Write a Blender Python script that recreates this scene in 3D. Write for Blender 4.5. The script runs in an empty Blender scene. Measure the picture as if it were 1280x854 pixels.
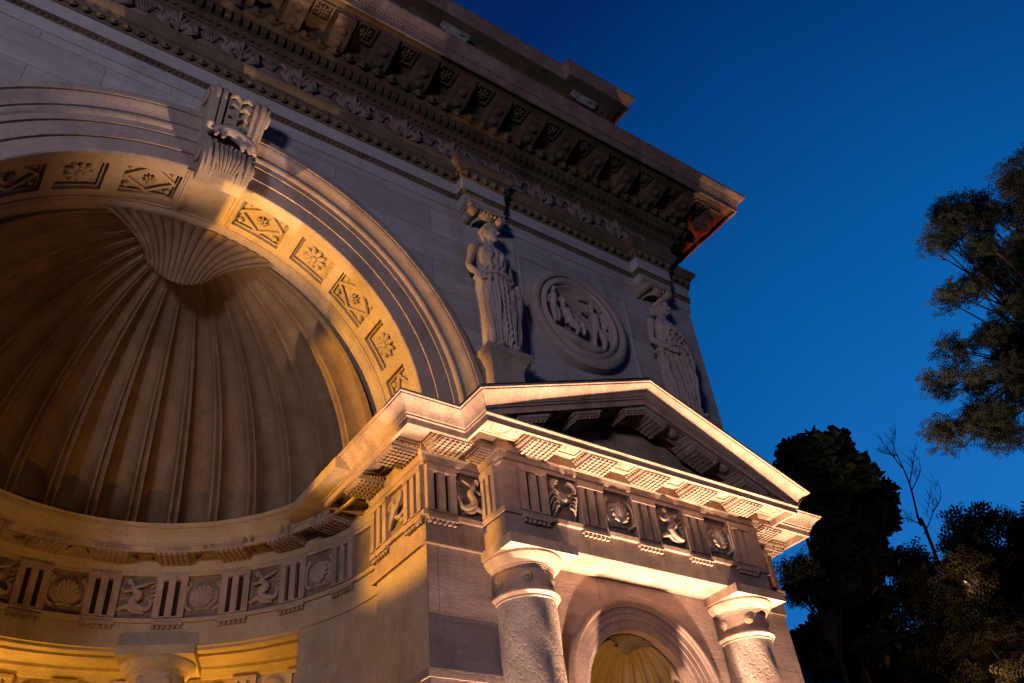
import bpy, math, random
import numpy as np
from mathutils import Matrix, Vector
R_ = math.radians
random.seed(4); rng = np.random.default_rng(4)
scene = bpy.context.scene
COL = scene.collection

# ------------------------------------------------------------------ camera
cd = bpy.data.cameras.new('camera'); cam = bpy.data.objects.new('camera', cd); COL.objects.link(cam)
PITCH, ROLL, YAW = .6761, -.1191, .6768
_F = Vector((math.sin(YAW)*math.cos(PITCH), math.cos(YAW)*math.cos(PITCH), math.sin(PITCH)))
_R0 = Vector((math.cos(YAW), -math.sin(YAW), 0)); _U0 = _R0.cross(_F)
_R = math.cos(ROLL)*_R0+math.sin(ROLL)*_U0; _U = -math.sin(ROLL)*_R0+math.cos(ROLL)*_U0
CAM = Vector((0, -10, 1.6))
cam.matrix_world = Matrix(((_R.x, _U.x, -_F.x, CAM.x), (_R.y, _U.y, -_F.y, CAM.y), (_R.z, _U.z, -_F.z, CAM.z), (0, 0, 0, 1)))
cd.sensor_width = 36; cd.lens = 36*1058.35/1280; cd.clip_end = 2000; cd.clip_start = .05
scene.camera = cam
def at(px, py, dist):
    d = _R*(px-640)+_U*(427-py)+_F*1058.35
    return CAM+d.normalized()*dist

# ------------------------------------------------------------------ world: sky after sunset, deep blue, paler low in the south-west
w = bpy.data.worlds.new('World'); scene.world = w; w.use_nodes = True
nt = w.node_tree; nt.nodes.clear()
wo = nt.nodes.new('ShaderNodeOutputWorld'); bg = nt.nodes.new('ShaderNodeBackground')
tc = nt.nodes.new('ShaderNodeTexCoord')
dot = nt.nodes.new('ShaderNodeVectorMath'); dot.operation = 'DOT_PRODUCT'
gl = Vector((.93, .30, .02)).normalized(); dot.inputs[1].default_value = gl
rp = nt.nodes.new('ShaderNodeValToRGB'); cr = rp.color_ramp
cr.elements[0].position = .25; cr.elements[0].color = (.0015, .0085, .055, 1)
cr.elements[1].position = 1.0; cr.elements[1].color = (.012, .17, .56, 1)
for p, c in ((.50, (.0008, .019, .118, 1)), (.66, (.0012, .052, .225, 1)), (.82, (.0025, .105, .38, 1))):
    e = cr.elements.new(p); e.color = c
nt.links.new(tc.outputs['Generated'], dot.inputs[0]); nt.links.new(dot.outputs['Value'], rp.inputs[0])
sn = nt.nodes.new('ShaderNodeTexNoise'); sn.inputs['Scale'].default_value = 2.2; sn.inputs['Detail'].default_value = 6
smr = nt.nodes.new('ShaderNodeMapRange'); smr.inputs[1].default_value = .3; smr.inputs[2].default_value = .7; smr.inputs[3].default_value = .93; smr.inputs[4].default_value = 1.07
ssc = nt.nodes.new('ShaderNodeVectorMath'); ssc.operation = 'SCALE'
nt.links.new(tc.outputs['Generated'], sn.inputs['Vector']); nt.links.new(sn.outputs[0], smr.inputs[0]); nt.links.new(rp.outputs[0], ssc.inputs[0]); nt.links.new(smr.outputs[0], ssc.inputs['Scale'])
nt.links.new(ssc.outputs[0], bg.inputs[0]); bg.inputs[1].default_value = 1.0
nt.links.new(bg.outputs[0], wo.inputs[0])
scene.view_settings.view_transform = 'Standard'; scene.view_settings.look = 'None'
scene.view_settings.exposure = 0; scene.view_settings.gamma = 1
scene.render.engine = 'CYCLES'; scene.cycles.max_bounces = 5; scene.cycles.diffuse_bounces = 3
scene.cycles.sample_clamp_indirect = 3

# ------------------------------------------------------------------ lamps: the floodlights that light the building at night
def lamp(name, kind, loc, energy, color, target=None, size=.08, angle=60, blend=.4):
    l = bpy.data.lights.new(name, kind); o = bpy.data.objects.new(name, l); COL.objects.link(o)
    o.location = loc; l.energy = energy; l.color = color
    if kind in ('SPOT', 'POINT'): l.shadow_soft_size = size
    if kind == 'SPOT': l.spot_size = R_(angle); l.spot_blend = blend
    if target is not None:
        o.rotation_euler = (Vector(target)-Vector(loc)).to_track_quat('-Z', 'Y').to_euler()
    return o
AMBER = (1, .47, .055); WARM = (1, .60, .37); ROSE = (1, .60, .42)
lamp('flood_amber', 'SPOT', (-2.3, -.17, 7.3), 6000, AMBER, (5.6, .3, 11.6), .02, 66, .2)
lamp('flood_niche', 'SPOT', (1.6, .2, .5), 760, AMBER, (2.9, 5.8, 7.6), .12, 50, .8)
lamp('flood_vault', 'SPOT', (.2, -9.5, 1.0), 900, (1, .45, .13), (2.2, 3.6, 10.9), .12, 27, .3)
lamp('flood_gallery', 'POINT', (1.4, 7.05, 5.9), 180, AMBER, size=.15)
lamp('flood_gallery_side', 'POINT', (4.9, 6.1, 5.7), 160, AMBER, size=.15)
lamp('flood_portico', 'SPOT', (8.5, -.84, .4), 12000, WARM, (8.9, -.8, 9), .06, 80, .5)
lamp('flood_portico_far', 'SPOT', (11.7, -.84, .4), 10500, WARM, (11.5, -.8, 9), .06, 80, .5)
lamp('flood_portico_side', 'SPOT', (13.9, -.7, .4), 8500, WARM, (13.6, -.7, 9), .06, 50, .5)
lamp('flood_pier', 'SPOT', (6.3, -.62, .4), 4200, WARM, (6.3, -.5, 9), .06, 40, .5)
lamp('flood_small_niche', 'SPOT', (9.75, .45, 3.7), 200, (1, .5, .13), (10.0, .7, 6.5), .08, 60, .6)
lamp('street_light', 'SPOT', (-13, -17, 7), 7400, (.92, .81, .97), (5, 0, 13), 1.6, 75, .8)
lamp('street_light_red', 'SPOT', (22, 9, 8), 12000, (1, .12, .03), (15.2, -.5, 18.4), .1, 6.5, .5)
lamp('street_light_orange', 'SPOT', (26, -3.5, 8), 9000, (1, .42, .15), (15.5, -1.4, 18.6), .1, 5, .5)
lamp('upper_flood', 'SPOT', (-3, -7, 2), 1500, (1, .42, .09), (3.2, -1.3, 17.9), .1, 7, .6)
lamp('garden_light', 'POINT', at(1206, 728, 27.6), 70, (1, .45, .2), size=.1)
lamp('garden_light_low', 'POINT', at(1244, 838, 27.4), 130, (1, .40, .15), size=.1)

# ------------------------------------------------------------------ materials
def nodes(name):
    m = bpy.data.materials.new(name); m.use_nodes = True; return m, m.node_tree, m.node_tree.nodes['Principled BSDF']
def stone(name, c1, c2, scale=1.2, bump=.25, fine=30, rough=.85, blocks=None, stain=.45, streak=False, pits=0, pitscale=13):
    m, t, b = nodes(name); N = t.nodes.new; L = t.links.new
    g = N('ShaderNodeNewGeometry')
    n1 = N('ShaderNodeTexNoise'); n1.inputs['Scale'].default_value = scale; n1.inputs['Detail'].default_value = 9; n1.inputs['Roughness'].default_value = .65
    mp = N('ShaderNodeMapping'); L(g.outputs['Position'], mp.inputs[0])
    mp.inputs['Scale'].default_value = (1, 1, 1) if not streak else (.6, .6, 3.2)
    L(mp.outputs[0], n1.inputs['Vector'])
    r1 = N('ShaderNodeMapRange'); r1.inputs[1].default_value = .35; r1.inputs[2].default_value = .68; L(n1.outputs[0], r1.inputs[0])
    mx = N('ShaderNodeMix'); mx.data_type = 'RGBA'; mx.inputs[6].default_value = (*c1, 1); mx.inputs[7].default_value = (*c2, 1); L(r1.outputs[0], mx.inputs[0])
    # dark weather stains
    n2 = N('ShaderNodeTexNoise'); n2.inputs['Scale'].default_value = .75; n2.inputs['Detail'].default_value = 10; n2.inputs['Roughness'].default_value = .72
    mp2 = N('ShaderNodeMapping'); mp2.inputs['Scale'].default_value = (1.6, 1.6, .5); mp2.inputs['Location'].default_value = (3, 7, 1)
    L(g.outputs['Position'], mp2.inputs[0]); L(mp2.outputs[0], n2.inputs['Vector'])
    r2 = N('ShaderNodeMapRange'); r2.inputs[1].default_value = .5; r2.inputs[2].default_value = .72; r2.inputs[3].default_value = 0; r2.inputs[4].default_value = stain; L(n2.outputs[0], r2.inputs[0])
    mx2 = N('ShaderNodeMix'); mx2.data_type = 'RGBA'; mx2.inputs[7].default_value = (c2[0]*.32, c2[1]*.3, c2[2]*.3, 1)
    L(r2.outputs[0], mx2.inputs[0]); L(mx.outputs[2], mx2.inputs[6])
    n3 = N('ShaderNodeTexNoise'); n3.inputs['Scale'].default_value = fine; n3.inputs['Detail'].default_value = 8; n3.inputs['Roughness'].default_value = .7
    L(mp.outputs[0], n3.inputs['Vector'])
    r3 = N('ShaderNodeMapRange'); r3.inputs[1].default_value = .3; r3.inputs[2].default_value = .7; r3.inputs[3].default_value = .74; r3.inputs[4].default_value = 1.15; L(n3.outputs[0], r3.inputs[0])
    mul = N('ShaderNodeVectorMath'); mul.operation = 'SCALE'; L(mx2.outputs[2], mul.inputs[0]); L(r3.outputs[0], mul.inputs['Scale'])
    col = mul.outputs[0]
    hsum = N('ShaderNodeMath'); hsum.operation = 'MULTIPLY_ADD'; L(n1.outputs[0], hsum.inputs[0]); hsum.inputs[1].default_value = 1.5; L(n3.outputs[0], hsum.inputs[2])
    h = hsum.outputs[0]
    if pits:
        v = N('ShaderNodeTexNoise'); v.inputs['Scale'].default_value = pitscale; v.inputs['Detail'].default_value = 5; L(mp.outputs[0], v.inputs['Vector'])
        rv = N('ShaderNodeMapRange'); rv.inputs[1].default_value = .34; rv.inputs[2].default_value = .46; rv.inputs[3].default_value = -pits; rv.inputs[4].default_value = 0; L(v.outputs[0], rv.inputs[0])
        ad = N('ShaderNodeMath'); ad.operation = 'ADD'; L(h, ad.inputs[0]); L(rv.outputs[0], ad.inputs[1]); h = ad.outputs[0]
    if blocks:
        sp = N('ShaderNodeSeparateXYZ'); L(g.outputs['Position'], sp.inputs[0])
        a = N('ShaderNodeMath'); L(sp.outputs[0], a.inputs[0]); L(sp.outputs[1], a.inputs[1])
        cb = N('ShaderNodeCombineXYZ'); L(a.outputs[0], cb.inputs[0]); L(sp.outputs[2], cb.inputs[1])
        br = N('ShaderNodeTexBrick'); L(cb.outputs[0], br.inputs['Vector']); br.inputs['Scale'].default_value = 1
        br.inputs['Brick Width'].default_value = blocks[0]; br.inputs['Row Height'].default_value = blocks[1]; br.inputs['Mortar Size'].default_value = .008; br.inputs['Mortar Smooth'].default_value = .3
        br.inputs['Color1'].default_value = (1, 1, 1, 1); br.inputs['Color2'].default_value = (.8, .8, .82, 1); br.inputs['Mortar'].default_value = (.42, .40, .40, 1)
        m3 = N('ShaderNodeMix'); m3.data_type = 'RGBA'; m3.blend_type = 'MULTIPLY'; m3.inputs[0].default_value = 1; L(col, m3.inputs[6]); L(br.outputs[0], m3.inputs[7]); col = m3.outputs[2]
        s = N('ShaderNodeMath'); s.operation = 'MULTIPLY_ADD'; L(br.outputs['Fac'], s.inputs[0]); s.inputs[1].default_value = -.8; L(h, s.inputs[2]); h = s.outputs[0]
    L(col, b.inputs['Base Color']); b.inputs['Roughness'].default_value = rough; b.inputs['Specular IOR Level'].default_value = .25
    bp = N('ShaderNodeBump'); bp.inputs['Strength'].default_value = bump; bp.inputs['Distance'].default_value = .03; L(h, bp.inputs['Height']); L(bp.outputs[0], b.inputs['Normal'])
    return m
def plain(name, c, rough=.9, noise=.5, scale=4):
    m, t, b = nodes(name); N = t.nodes.new; L = t.links.new
    n = N('ShaderNodeTexNoise'); n.inputs['Scale'].default_value = scale; n.inputs['Detail'].default_value = 6
    g = N('ShaderNodeNewGeometry'); L(g.outputs['Position'], n.inputs['Vector'])
    mx = N('ShaderNodeMix'); mx.data_type = 'RGBA'; mx.inputs[6].default_value = (*[x*(1-noise) for x in c], 1); mx.inputs[7].default_value = (*[x*(1+noise) for x in c], 1)
    L(n.outputs[0], mx.inputs[0]); L(mx.outputs[2], b.inputs['Base Color']); b.inputs['Roughness'].default_value = rough; b.inputs['Specular IOR Level'].default_value = .06
    return m
M = {}
M['wall'] = stone('pale_wall_stone', (.46, .44, .43), (.34, .32, .315), .9, .2, 22, blocks=(2.1, .74), stain=.5, streak=True)
M['trim'] = stone('weathered_trim_stone', (.40, .33, .27), (.28, .22, .17), 1.6, .3, 34, stain=.55)
M['dark'] = stone('dark_cornice_stone', (.12, .085, .056), (.055, .038, .024), 2.0, .35, 30, stain=.7)  # dark brown tone for the whole cornice and attic
M['fascia'] = stone('fascia_stone', (.43, .41, .40), (.34, .32, .31), 1.1, .18, 22, stain=.3, streak=True)
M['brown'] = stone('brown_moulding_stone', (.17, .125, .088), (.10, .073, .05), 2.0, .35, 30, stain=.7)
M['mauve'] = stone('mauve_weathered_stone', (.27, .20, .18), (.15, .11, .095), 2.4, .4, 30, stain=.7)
M['arch'] = stone('arch_stone', (.40, .33, .30), (.29, .23, .20), 1.4, .25, 30, stain=.5)
M['warm'] = stone('warm_stucco', (.42, .33, .225), (.31, .24, .155), 1.3, .22, 26, stain=.4)
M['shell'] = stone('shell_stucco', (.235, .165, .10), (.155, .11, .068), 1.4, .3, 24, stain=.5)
M['groove_shade'] = plain('painted_groove_shade', (.022, .017, .014), .95, .5, 9)  # near-black colour standing in for shade deep in the triglyph slots
M['niche'] = stone('ochre_niche_stucco', (.26, .19, .10), (.19, .14, .07), 1.5, .25, 26, stain=.5)
M['portico'] = stone('portico_stone', (.41, .305, .24), (.27, .19, .145), 2.2, .4, 34, stain=.8)
M['trav'] = stone('travertine', (.46, .35, .30), (.30, .215, .18), 1.0, .3, 22, stain=.55, streak=True, pits=.5, blocks=(3.1, 1.24))
M['shaft'] = stone('worn_column_stone', (.47, .38, .33), (.29, .23, .195), 1.3, .6, 26, stain=.6, pits=1.0, pitscale=17)
M['relief'] = stone('relief_stone', (.37, .29, .235), (.26, .195, .155), 2.5, .25, 30, stain=.4)
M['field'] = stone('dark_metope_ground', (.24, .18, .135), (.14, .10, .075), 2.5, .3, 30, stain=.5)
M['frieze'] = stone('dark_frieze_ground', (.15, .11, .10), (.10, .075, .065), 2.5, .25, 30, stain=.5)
M['statue'] = stone('statue_stone', (.44, .37, .34), (.30, .24, .215), 2.2, .3, 26, stain=.5)
M['friezerelief'] = stone('frieze_relief_stone', (.22, .175, .16), (.15, .115, .10), 2.5, .3, 30, stain=.5)
M['nichetrim'] = stone('dull_niche_surround', (.30, .22, .19), (.21, .15, .13), 2.0, .3, 26, stain=.5)
M['pale'] = stone('pale_scroll_stone', (.34, .34, .35), (.20, .20, .20), 3, .3, 30, stain=.3)
M['leaf'] = plain('dark_leaf', (.012, .017, .010), .75, .6, 3)
M['leaf2'] = plain('feathery_leaf', (.012, .016, .012), .8, .6, 3)
M['bark'] = plain('bark', (.022, .017, .013), .9, .5, 9)
M['roof'] = plain('roof_tile', (.05, .04, .04), .9, .4, 6)
M['plaster'] = plain('grey_plaster', (.22, .2, .19), .9, .3, 2)
M['ground'] = plain('park_ground', (.06, .055, .045), .95, .5, .8)
M['gravel'] = plain('path_gravel', (.22, .19, .15), .95, .4, 5)

# ------------------------------------------------------------------ mesh building
class MB:
    def __init__(s): s.v = []; s.f = []
    def add(s, v, f):
        o = len(s.v); s.v.extend([tuple(map(float, q)) for q in v]); s.f.extend([tuple(i+o for i in q) for q in f]); return s
    def box(s, x0, x1, y0, y1, z0, z1):
        return s.add([(x0,y0,z0),(x1,y0,z0),(x1,y1,z0),(x0,y1,z0),(x0,y0,z1),(x1,y0,z1),(x1,y1,z1),(x0,y1,z1)],
                     [(0,3,2,1),(4,5,6,7),(0,1,5,4),(1,2,6,5),(2,3,7,6),(3,0,4,7)])
    def grid(s, P, cu=False, cv=False):
        P = np.asarray(P); a, b = P.shape[:2]; f = []
        for i in range(a if cu else a-1):
            for j in range(b if cv else b-1):
                i2 = (i+1) % a; j2 = (j+1) % b
                f.append((i*b+j, i2*b+j, i2*b+j2, i*b+j2))
        return s.add(P.reshape(-1, 3), f)
    def ell(s, c, r, n=8, m=6, rot=None):
        vs = []; fs = []
        for i in range(m+1):
            p = math.pi*i/m
            for j in range(n):
                t = 2*math.pi*j/n
                q = Vector((r[0]*math.sin(p)*math.cos(t), r[1]*math.sin(p)*math.sin(t), r[2]*math.cos(p)))
                if rot is not None: q = rot @ q
                vs.append((c[0]+q.x, c[1]+q.y, c[2]+q.z))
        for i in range(m):
            for j in range(n):
                a = i*n+j; b = i*n+(j+1) % n
                if i == 0: fs.append((a, a+n, b+n))
                elif i == m-1: fs.append((a, a+n, b))
                else: fs.append((a, a+n, b+n, b))
        return s.add(vs, fs)
    def tube(s, pts, rad, n=7, sub=1, flat=1.0):
        P = [Vector(p) for p in pts]; rr = list(rad) if hasattr(rad, '__len__') else [rad]*len(P)
        if sub > 1 and len(P) > 2:
            Q = []; RR = []
            for i in range(len(P)-1):
                p0 = P[max(i-1, 0)]; p1 = P[i]; p2 = P[i+1]; p3 = P[min(i+2, len(P)-1)]
                for k in range(sub):
                    t = k/sub
                    Q.append(.5*((2*p1)+(-p0+p2)*t+(2*p0-5*p1+4*p2-p3)*t*t+(-p0+3*p1-3*p2+p3)*t**3)); RR.append(rr[i]*(1-t)+rr[i+1]*t)
            Q.append(P[-1]); RR.append(rr[-1]); P, rr = Q, RR
        vs = []; up = None
        for i, p in enumerate(P):
            d = (P[min(i+1, len(P)-1)]-P[max(i-1, 0)]).normalized()
            if up is None: up = d.orthogonal().normalized()
            up = (up-d*up.dot(d)); up = up.normalized() if up.length > 1e-5 else d.orthogonal().normalized()
            sd = d.cross(up)
            for j in range(n):
                t = 2*math.pi*j/n; vs.append(p+(up*math.cos(t)+sd*math.sin(t)*flat)*rr[i])
        fs = []
        for i in range(len(P)-1):
            for j in range(n):
                a = i*n+j; b = i*n+(j+1) % n; fs.append((a, b, b+n, a+n))
        k = (len(P)-1)*n
        fs.append(tuple(range(n-1, -1, -1))); fs.append(tuple(k+j for j in range(n)))
        return s.add(vs, fs)
    def lathe(s, c, prof, n=32, a0=0, a1=2*math.pi):
        full = abs(a1-a0-2*math.pi) < 1e-6
        A = np.linspace(a0, a1, n, endpoint=not full)
        P = [[(c[0]+r*math.cos(a), c[1]+r*math.sin(a), c[2]+z) for r, z in prof] for a in A]
        return s.grid(P, cu=full)
    def xf(s, mat):
        s.v = [tuple(mat @ Vector(q)) for q in s.v]; return s
    def merge(s, o): return s.add(o.v, o.f)
    def build(s, name, mat, parent=None, ang=.6, solid=0):
        me = bpy.data.meshes.new(name); me.from_pydata(s.v, [], s.f); me.update()
        return mkobj(name, me, mat, parent, ang)
def mkobj(name, me, mat, parent=None, ang=.6):
    if mat is not None:
        me.materials.clear(); me.materials.append(M[mat] if isinstance(mat, str) else mat)
    if ang:
        me.shade_smooth(); me.set_sharp_from_angle(angle=ang)
    o = bpy.data.objects.new(name, me); COL.objects.link(o)
    if parent: o.parent = parent
    return o
def tag(o, label=None, cat=None, group=None, kind=None):
    for k, v in (('label', label), ('category', cat), ('group', group), ('kind', kind)):
        if v: o[k] = v
    return o
def empty(name, loc=(0, 0, 0)):
    o = bpy.data.objects.new(name, None); COL.objects.link(o); o.location = loc; return o
def remesh(mb, voxel, smooth=4, fn=None):
    me = bpy.data.meshes.new('t'); me.from_pydata(mb.v, [], mb.f); me.update()
    o = bpy.data.objects.new('t', me); COL.objects.link(o)
    md = o.modifiers.new('r', 'REMESH'); md.mode = 'VOXEL'; md.voxel_size = voxel
    if smooth:
        sm = o.modifiers.new('s', 'SMOOTH'); sm.iterations = smooth; sm.factor = .5
    out = bpy.data.meshes.new_from_object(o.evaluated_get(bpy.context.evaluated_depsgraph_get()))
    bpy.data.objects.remove(o); bpy.data.meshes.remove(me)
    if fn:
        n = len(out.vertices); co = np.empty(n*3); no = np.empty(n*3); out.vertices.foreach_get('co', co); out.vertices.foreach_get('normal', no)
        co = co.reshape(-1, 3); no = no.reshape(-1, 3)
        out.vertices.foreach_set('co', fn(co, no).ravel()); out.update()
    return out
def offs(path):
    P = [Vector((*p, 0)) for p in path]; n = len(P); out = []
    N = []
    for i in range(n-1):
        d = (P[i+1]-P[i]).normalized(); N.append(Vector((d.y, -d.x, 0)))
    for i in range(n):
        a = N[max(i-1, 0)]; b = N[min(i, n-2)]; out.append((a+b)/(1+a.dot(b)))
    return P, out
def sweep(path, prof, i0=0, i1=None, mb=None, cap=True):
    P, O = offs(path); i1 = len(path)-1 if i1 is None else i1; mb = mb or MB()
    G = [[(P[i].x+O[i].x*q, P[i].y+O[i].y*q, z) for q, z in prof] for i in range(i0, i1+1)]
    k = len(mb.v); mb.grid(G)
    if cap:
        m = len(prof); mb.f.append(tuple(k+j for j in range(m))); mb.f.append(tuple(k+(i1-i0)*m+j for j in reversed(range(m))))
    return mb
def along(path, spacing, proj=0, inset=0, segs=None):
    """(x, y, rotz) spots spread evenly along every straight run of a path pushed out by proj"""
    P, O = offs(path); out = []
    for i in (segs if segs is not None else range(len(P)-1)):
        a = P[i]+O[i]*proj; b = P[i+1]+O[i+1]*proj; L = (b-a).length; d = (b-a).normalized()
        if L < 2*inset+spacing*.4: continue
        n = max(1, round((L-2*inset)/spacing)); ang = math.atan2(d.y, d.x)
        for k in range(n):
            q = a+d*(inset+(L-2*inset)*(k+.5)/n); out.append((q.x, q.y, ang))
    return out
def units(spots, z, um, mb=None):
    mb = mb or MB(); V = np.array(um.v)
    for x, y, a in spots:
        c, s = math.cos(a), math.sin(a)
        Q = np.stack([x+V[:, 0]*c-V[:, 1]*s, y+V[:, 0]*s+V[:, 1]*c, z+V[:, 2]], 1); mb.add(Q, um.f)
    return mb
def place(o_src, x, y, z, rz=0, parent=None, name=None, sc=None, first=[None]):
    o = o_src.copy(); COL.objects.link(o)
    o.matrix_world = Matrix.Translation((x, y, z)) @ Matrix.Rotation(rz, 4, 'Z') @ (Matrix.Diagonal((*sc, 1)) if sc else Matrix())
    o.parent = parent
    return o
class Stamp:
    """one shape set down many times: the first object is made here, the rest are copies of it"""
    def __init__(s, name, me, mat, parent, ang=.6): s.name, s.me, s.mat, s.parent, s.ang, s.o = name, me, mat, parent, ang, None
    def put(s, x, y, z, rz=0, parent=None, sc=(1, 1, 1), kids=()):
        if s.o is None:
            me = s.me
            if isinstance(me, MB):
                t = bpy.data.meshes.new(s.name); t.from_pydata(me.v, [], me.f); t.update(); me = t
            s.o = mkobj(s.name, me, s.mat, parent or s.parent, s.ang); o = s.o
        else:
            o = s.o.copy(); COL.objects.link(o); o.parent = parent or s.parent
        o.location = (x, y, z); o.rotation_euler = (0, 0, rz); o.scale = sc
        return o

# ------------------------------------------------------------------ ground
g = MB(); g.add([(-400, -400, 0), (400, -400, 0), (400, 400, 0), (-400, 400, 0)], [(0, 1, 2, 3)])
tag(g.build('ground', 'ground'), kind='structure')
g = MB(); g.box(-14, 18, -14, 0.5, -.1, .03); tag(g.build('path', 'gravel'), kind='structure')

# ------------------------------------------------------------------ the building
CX, CZ, RA, RO = 2.117, 9.311, 3.849, 5.10
XL, XP = CX-RA, CX+RA            # the two jambs of the great arch
XW, XB = 13.80, 14.05            # right edge of the upper wall, of the lower block
XWL, XBL = 2*CX-XW, 2*CX-XB
NC, NR = (CX, 1.72), 4.06        # centre (plan) and radius of the curved wall
B = empty('garden_exedra', (CX, 0, 0)); B.location = (0, 0, 0)
tag(B, 'tall stone building with a great shell vault under its arch and a lamplit portico', 'building')

# --- upper wall with the arch opening
def arcpts(cx, cz, r, a0, a1, n): return [(cx+r*math.cos(a), cz+r*math.sin(a)) for a in np.linspace(a0, a1, n)]
def holed(x0, x1, z0, z1, cx, cz, r, y=0, n=64, th=.0):
    mb = MB(); A = arcpts(cx, cz, r, math.pi, 0, n)
    top = [(x, z1) for x in np.linspace(cx-r, cx+r, n)]
    mb.grid([[(a[0], y, a[1]), (b[0], y, b[1])] for a, b in zip(A, top)])
    for xa, xb in ((x0, cx-r), (cx+r, x1)):
        mb.add([(xa, y, cz), (xb, y, cz), (xb, y, z1), (xa, y, z1)], [(0, 1, 2, 3)])
        mb.add([(xa, y, z0), (xb, y, z0), (xb, y, cz), (xa, y, cz)], [(0, 1, 2, 3)])
    return mb
wl = holed(XWL, XW, 8.6, 15.06, CX, CZ, RA+.02)
wl.add([(XW, 0, 8.6), (XW, 8.5, 8.6), (XW, 8.5, 22), (XW, 0, 22)], [(0, 1, 2, 3)])
wl.add([(XWL, 0, 0), (XWL, 8.5, 0), (XWL, 8.5, 22), (XWL, 0, 22)], [(3, 2, 1, 0)])
wl.add([(XWL, 8.5, 0), (XW, 8.5, 0), (XW, 8.5, 22), (XWL, 8.5, 22)], [(0, 1, 2, 3)])
wl.build('wall', 'wall', B)

# --- great arch moulding on the wall
def arch_sweep(cx, cz, prof, a0=0, a1=math.pi, n=96, mb=None):
    mb = mb or MB()
    return mb.grid([[(cx+r*math.cos(a), y, cz+r*math.sin(a)) for r, y in prof] for a in np.linspace(a0, a1, n)])
am = arch_sweep(CX, CZ, [(RA, .02), (RA, -.045), (RA+.02, -.06), (RA+.29, -.062), (RA+.297, -.03), (RA+.315, -.03), (RA+.322, -.082), (RA+.59, -.084), (RA+.597, -.05), (RA+.615, -.05), (RA+.622, -.10), (RA+.73, -.105), (RA+.75, -.13), (RA+.78, -.15), (RA+.82, -.155), (RA+.85, -.145), (RA+.857, -.12), (RA+.873, -.12), (RA+.88, -.155), (RA+.94, -.165), (RA+1.0, -.195), (RA+1.05, -.23), (RA+1.09, -.24), (RA+1.10, -.215), (RA+1.115, -.215), (RA+1.12, -.255), (RA+1.22, -.265), (RA+1.25, -.25), (RA+1.25, .01)])
am.build('arch_moulding', 'arch', B)

# --- underside of the arch with recessed coffers
d2 = R_
cof = []   # (a0, a1, kind)
for sgn in (1, -1):
    for a, b, k in ((69.0, 82.2, 'L'), (53.9, 65.0, 'R'), (38.0, 51.0, 'L'), (23.7, 34.6, 'R'), (7.5, 20.5, 'L')):
        cof.append((R_(a), R_(b), k) if sgn == 1 else (math.pi-R_(b), math.pi-R_(a), k))
ys = [-.0, .20, .82, .96]
br = sorted([0, math.pi]+[x for c in cof for x in c[:2]])
sf = MB()
def pol(a, y, r): return (CX+r*math.cos(a), y, CZ+r*math.sin(a))
for i in range(len(br)-1):
    a, b = br[i], br[i+1]; deep = any(abs(a-c[0]) < 1e-6 for c in cof); AA = np.linspace(a, b, max(3, int((b-a)/R_(1.5))+2))
    for j in range(3):
        dp = .13 if (deep and j == 1) else 0
        sf.grid([[pol(q, ys[j], RA+dp), pol(q, ys[j+1], RA+dp)] for q in AA])
        if dp:
            for y in (ys[j], ys[j+1]):
                sf.grid([[pol(q, y, RA), pol(q, y, RA+dp)] for q in AA])
            for q in (a, b): sf.add([pol(q, ys[j], RA), pol(q, ys[j+1], RA), pol(q, ys[j+1], RA+dp), pol(q, ys[j], RA+dp)], [(0, 1, 2, 3)])
            # inner fillet frame
            sf.grid([[pol(q, ys[j]+e, RA+.05), pol(q, ys[j]+e+.001, RA+.11)] for q in AA for e in (.05,)]) if False else None
arch_sweep(CX, CZ, [(RA, .96), (RA-.025, .965), (RA-.025, 1.0), (RA-.04, 1.01), (RA-.07, 1.05), (RA-.09, 1.09), (RA-.09, 1.12), (RA-.105, 1.13), (RA-.105, 1.18), (RA-.05, 1.20), (RA-.05, 1.42)], mb=sf)
soffit = sf.build('arch_soffit', 'warm', B)
def rosette(rad, petals=9, dep=.05):
    m = MB()
    for k in range(petals):
        t = 2*math.pi*k/petals
        m.ell((.60*rad*math.cos(t), -.35*dep, .60*rad*math.sin(t)), (.40*rad, dep, .19*rad), 8, 6, Matrix.Rotation(-t, 3, 'Y'))
    m.ell((0, -.6*dep, 0), (.24*rad, dep*1.1, .24*rad), 10, 6)
    return m
def pol_frame(a, y, r):
    """local -Y (the front of a carving) looks at the arch centre"""
    return Matrix.Translation(pol(a, y, r)) @ Matrix.Rotation(math.pi/2-a, 4, 'Y') @ Matrix.Rotation(math.pi/2, 4, 'X')
ros_me = None
def to_mesh(mb, name):
    me = bpy.data.meshes.new(name); me.from_pydata(mb.v, [], mb.f); me.update(); return me
big_ros = to_mesh(rosette(.235), 'rosette'); small_ros = to_mesh(rosette(.11, 7, .04), 'small_rosette')
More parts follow.
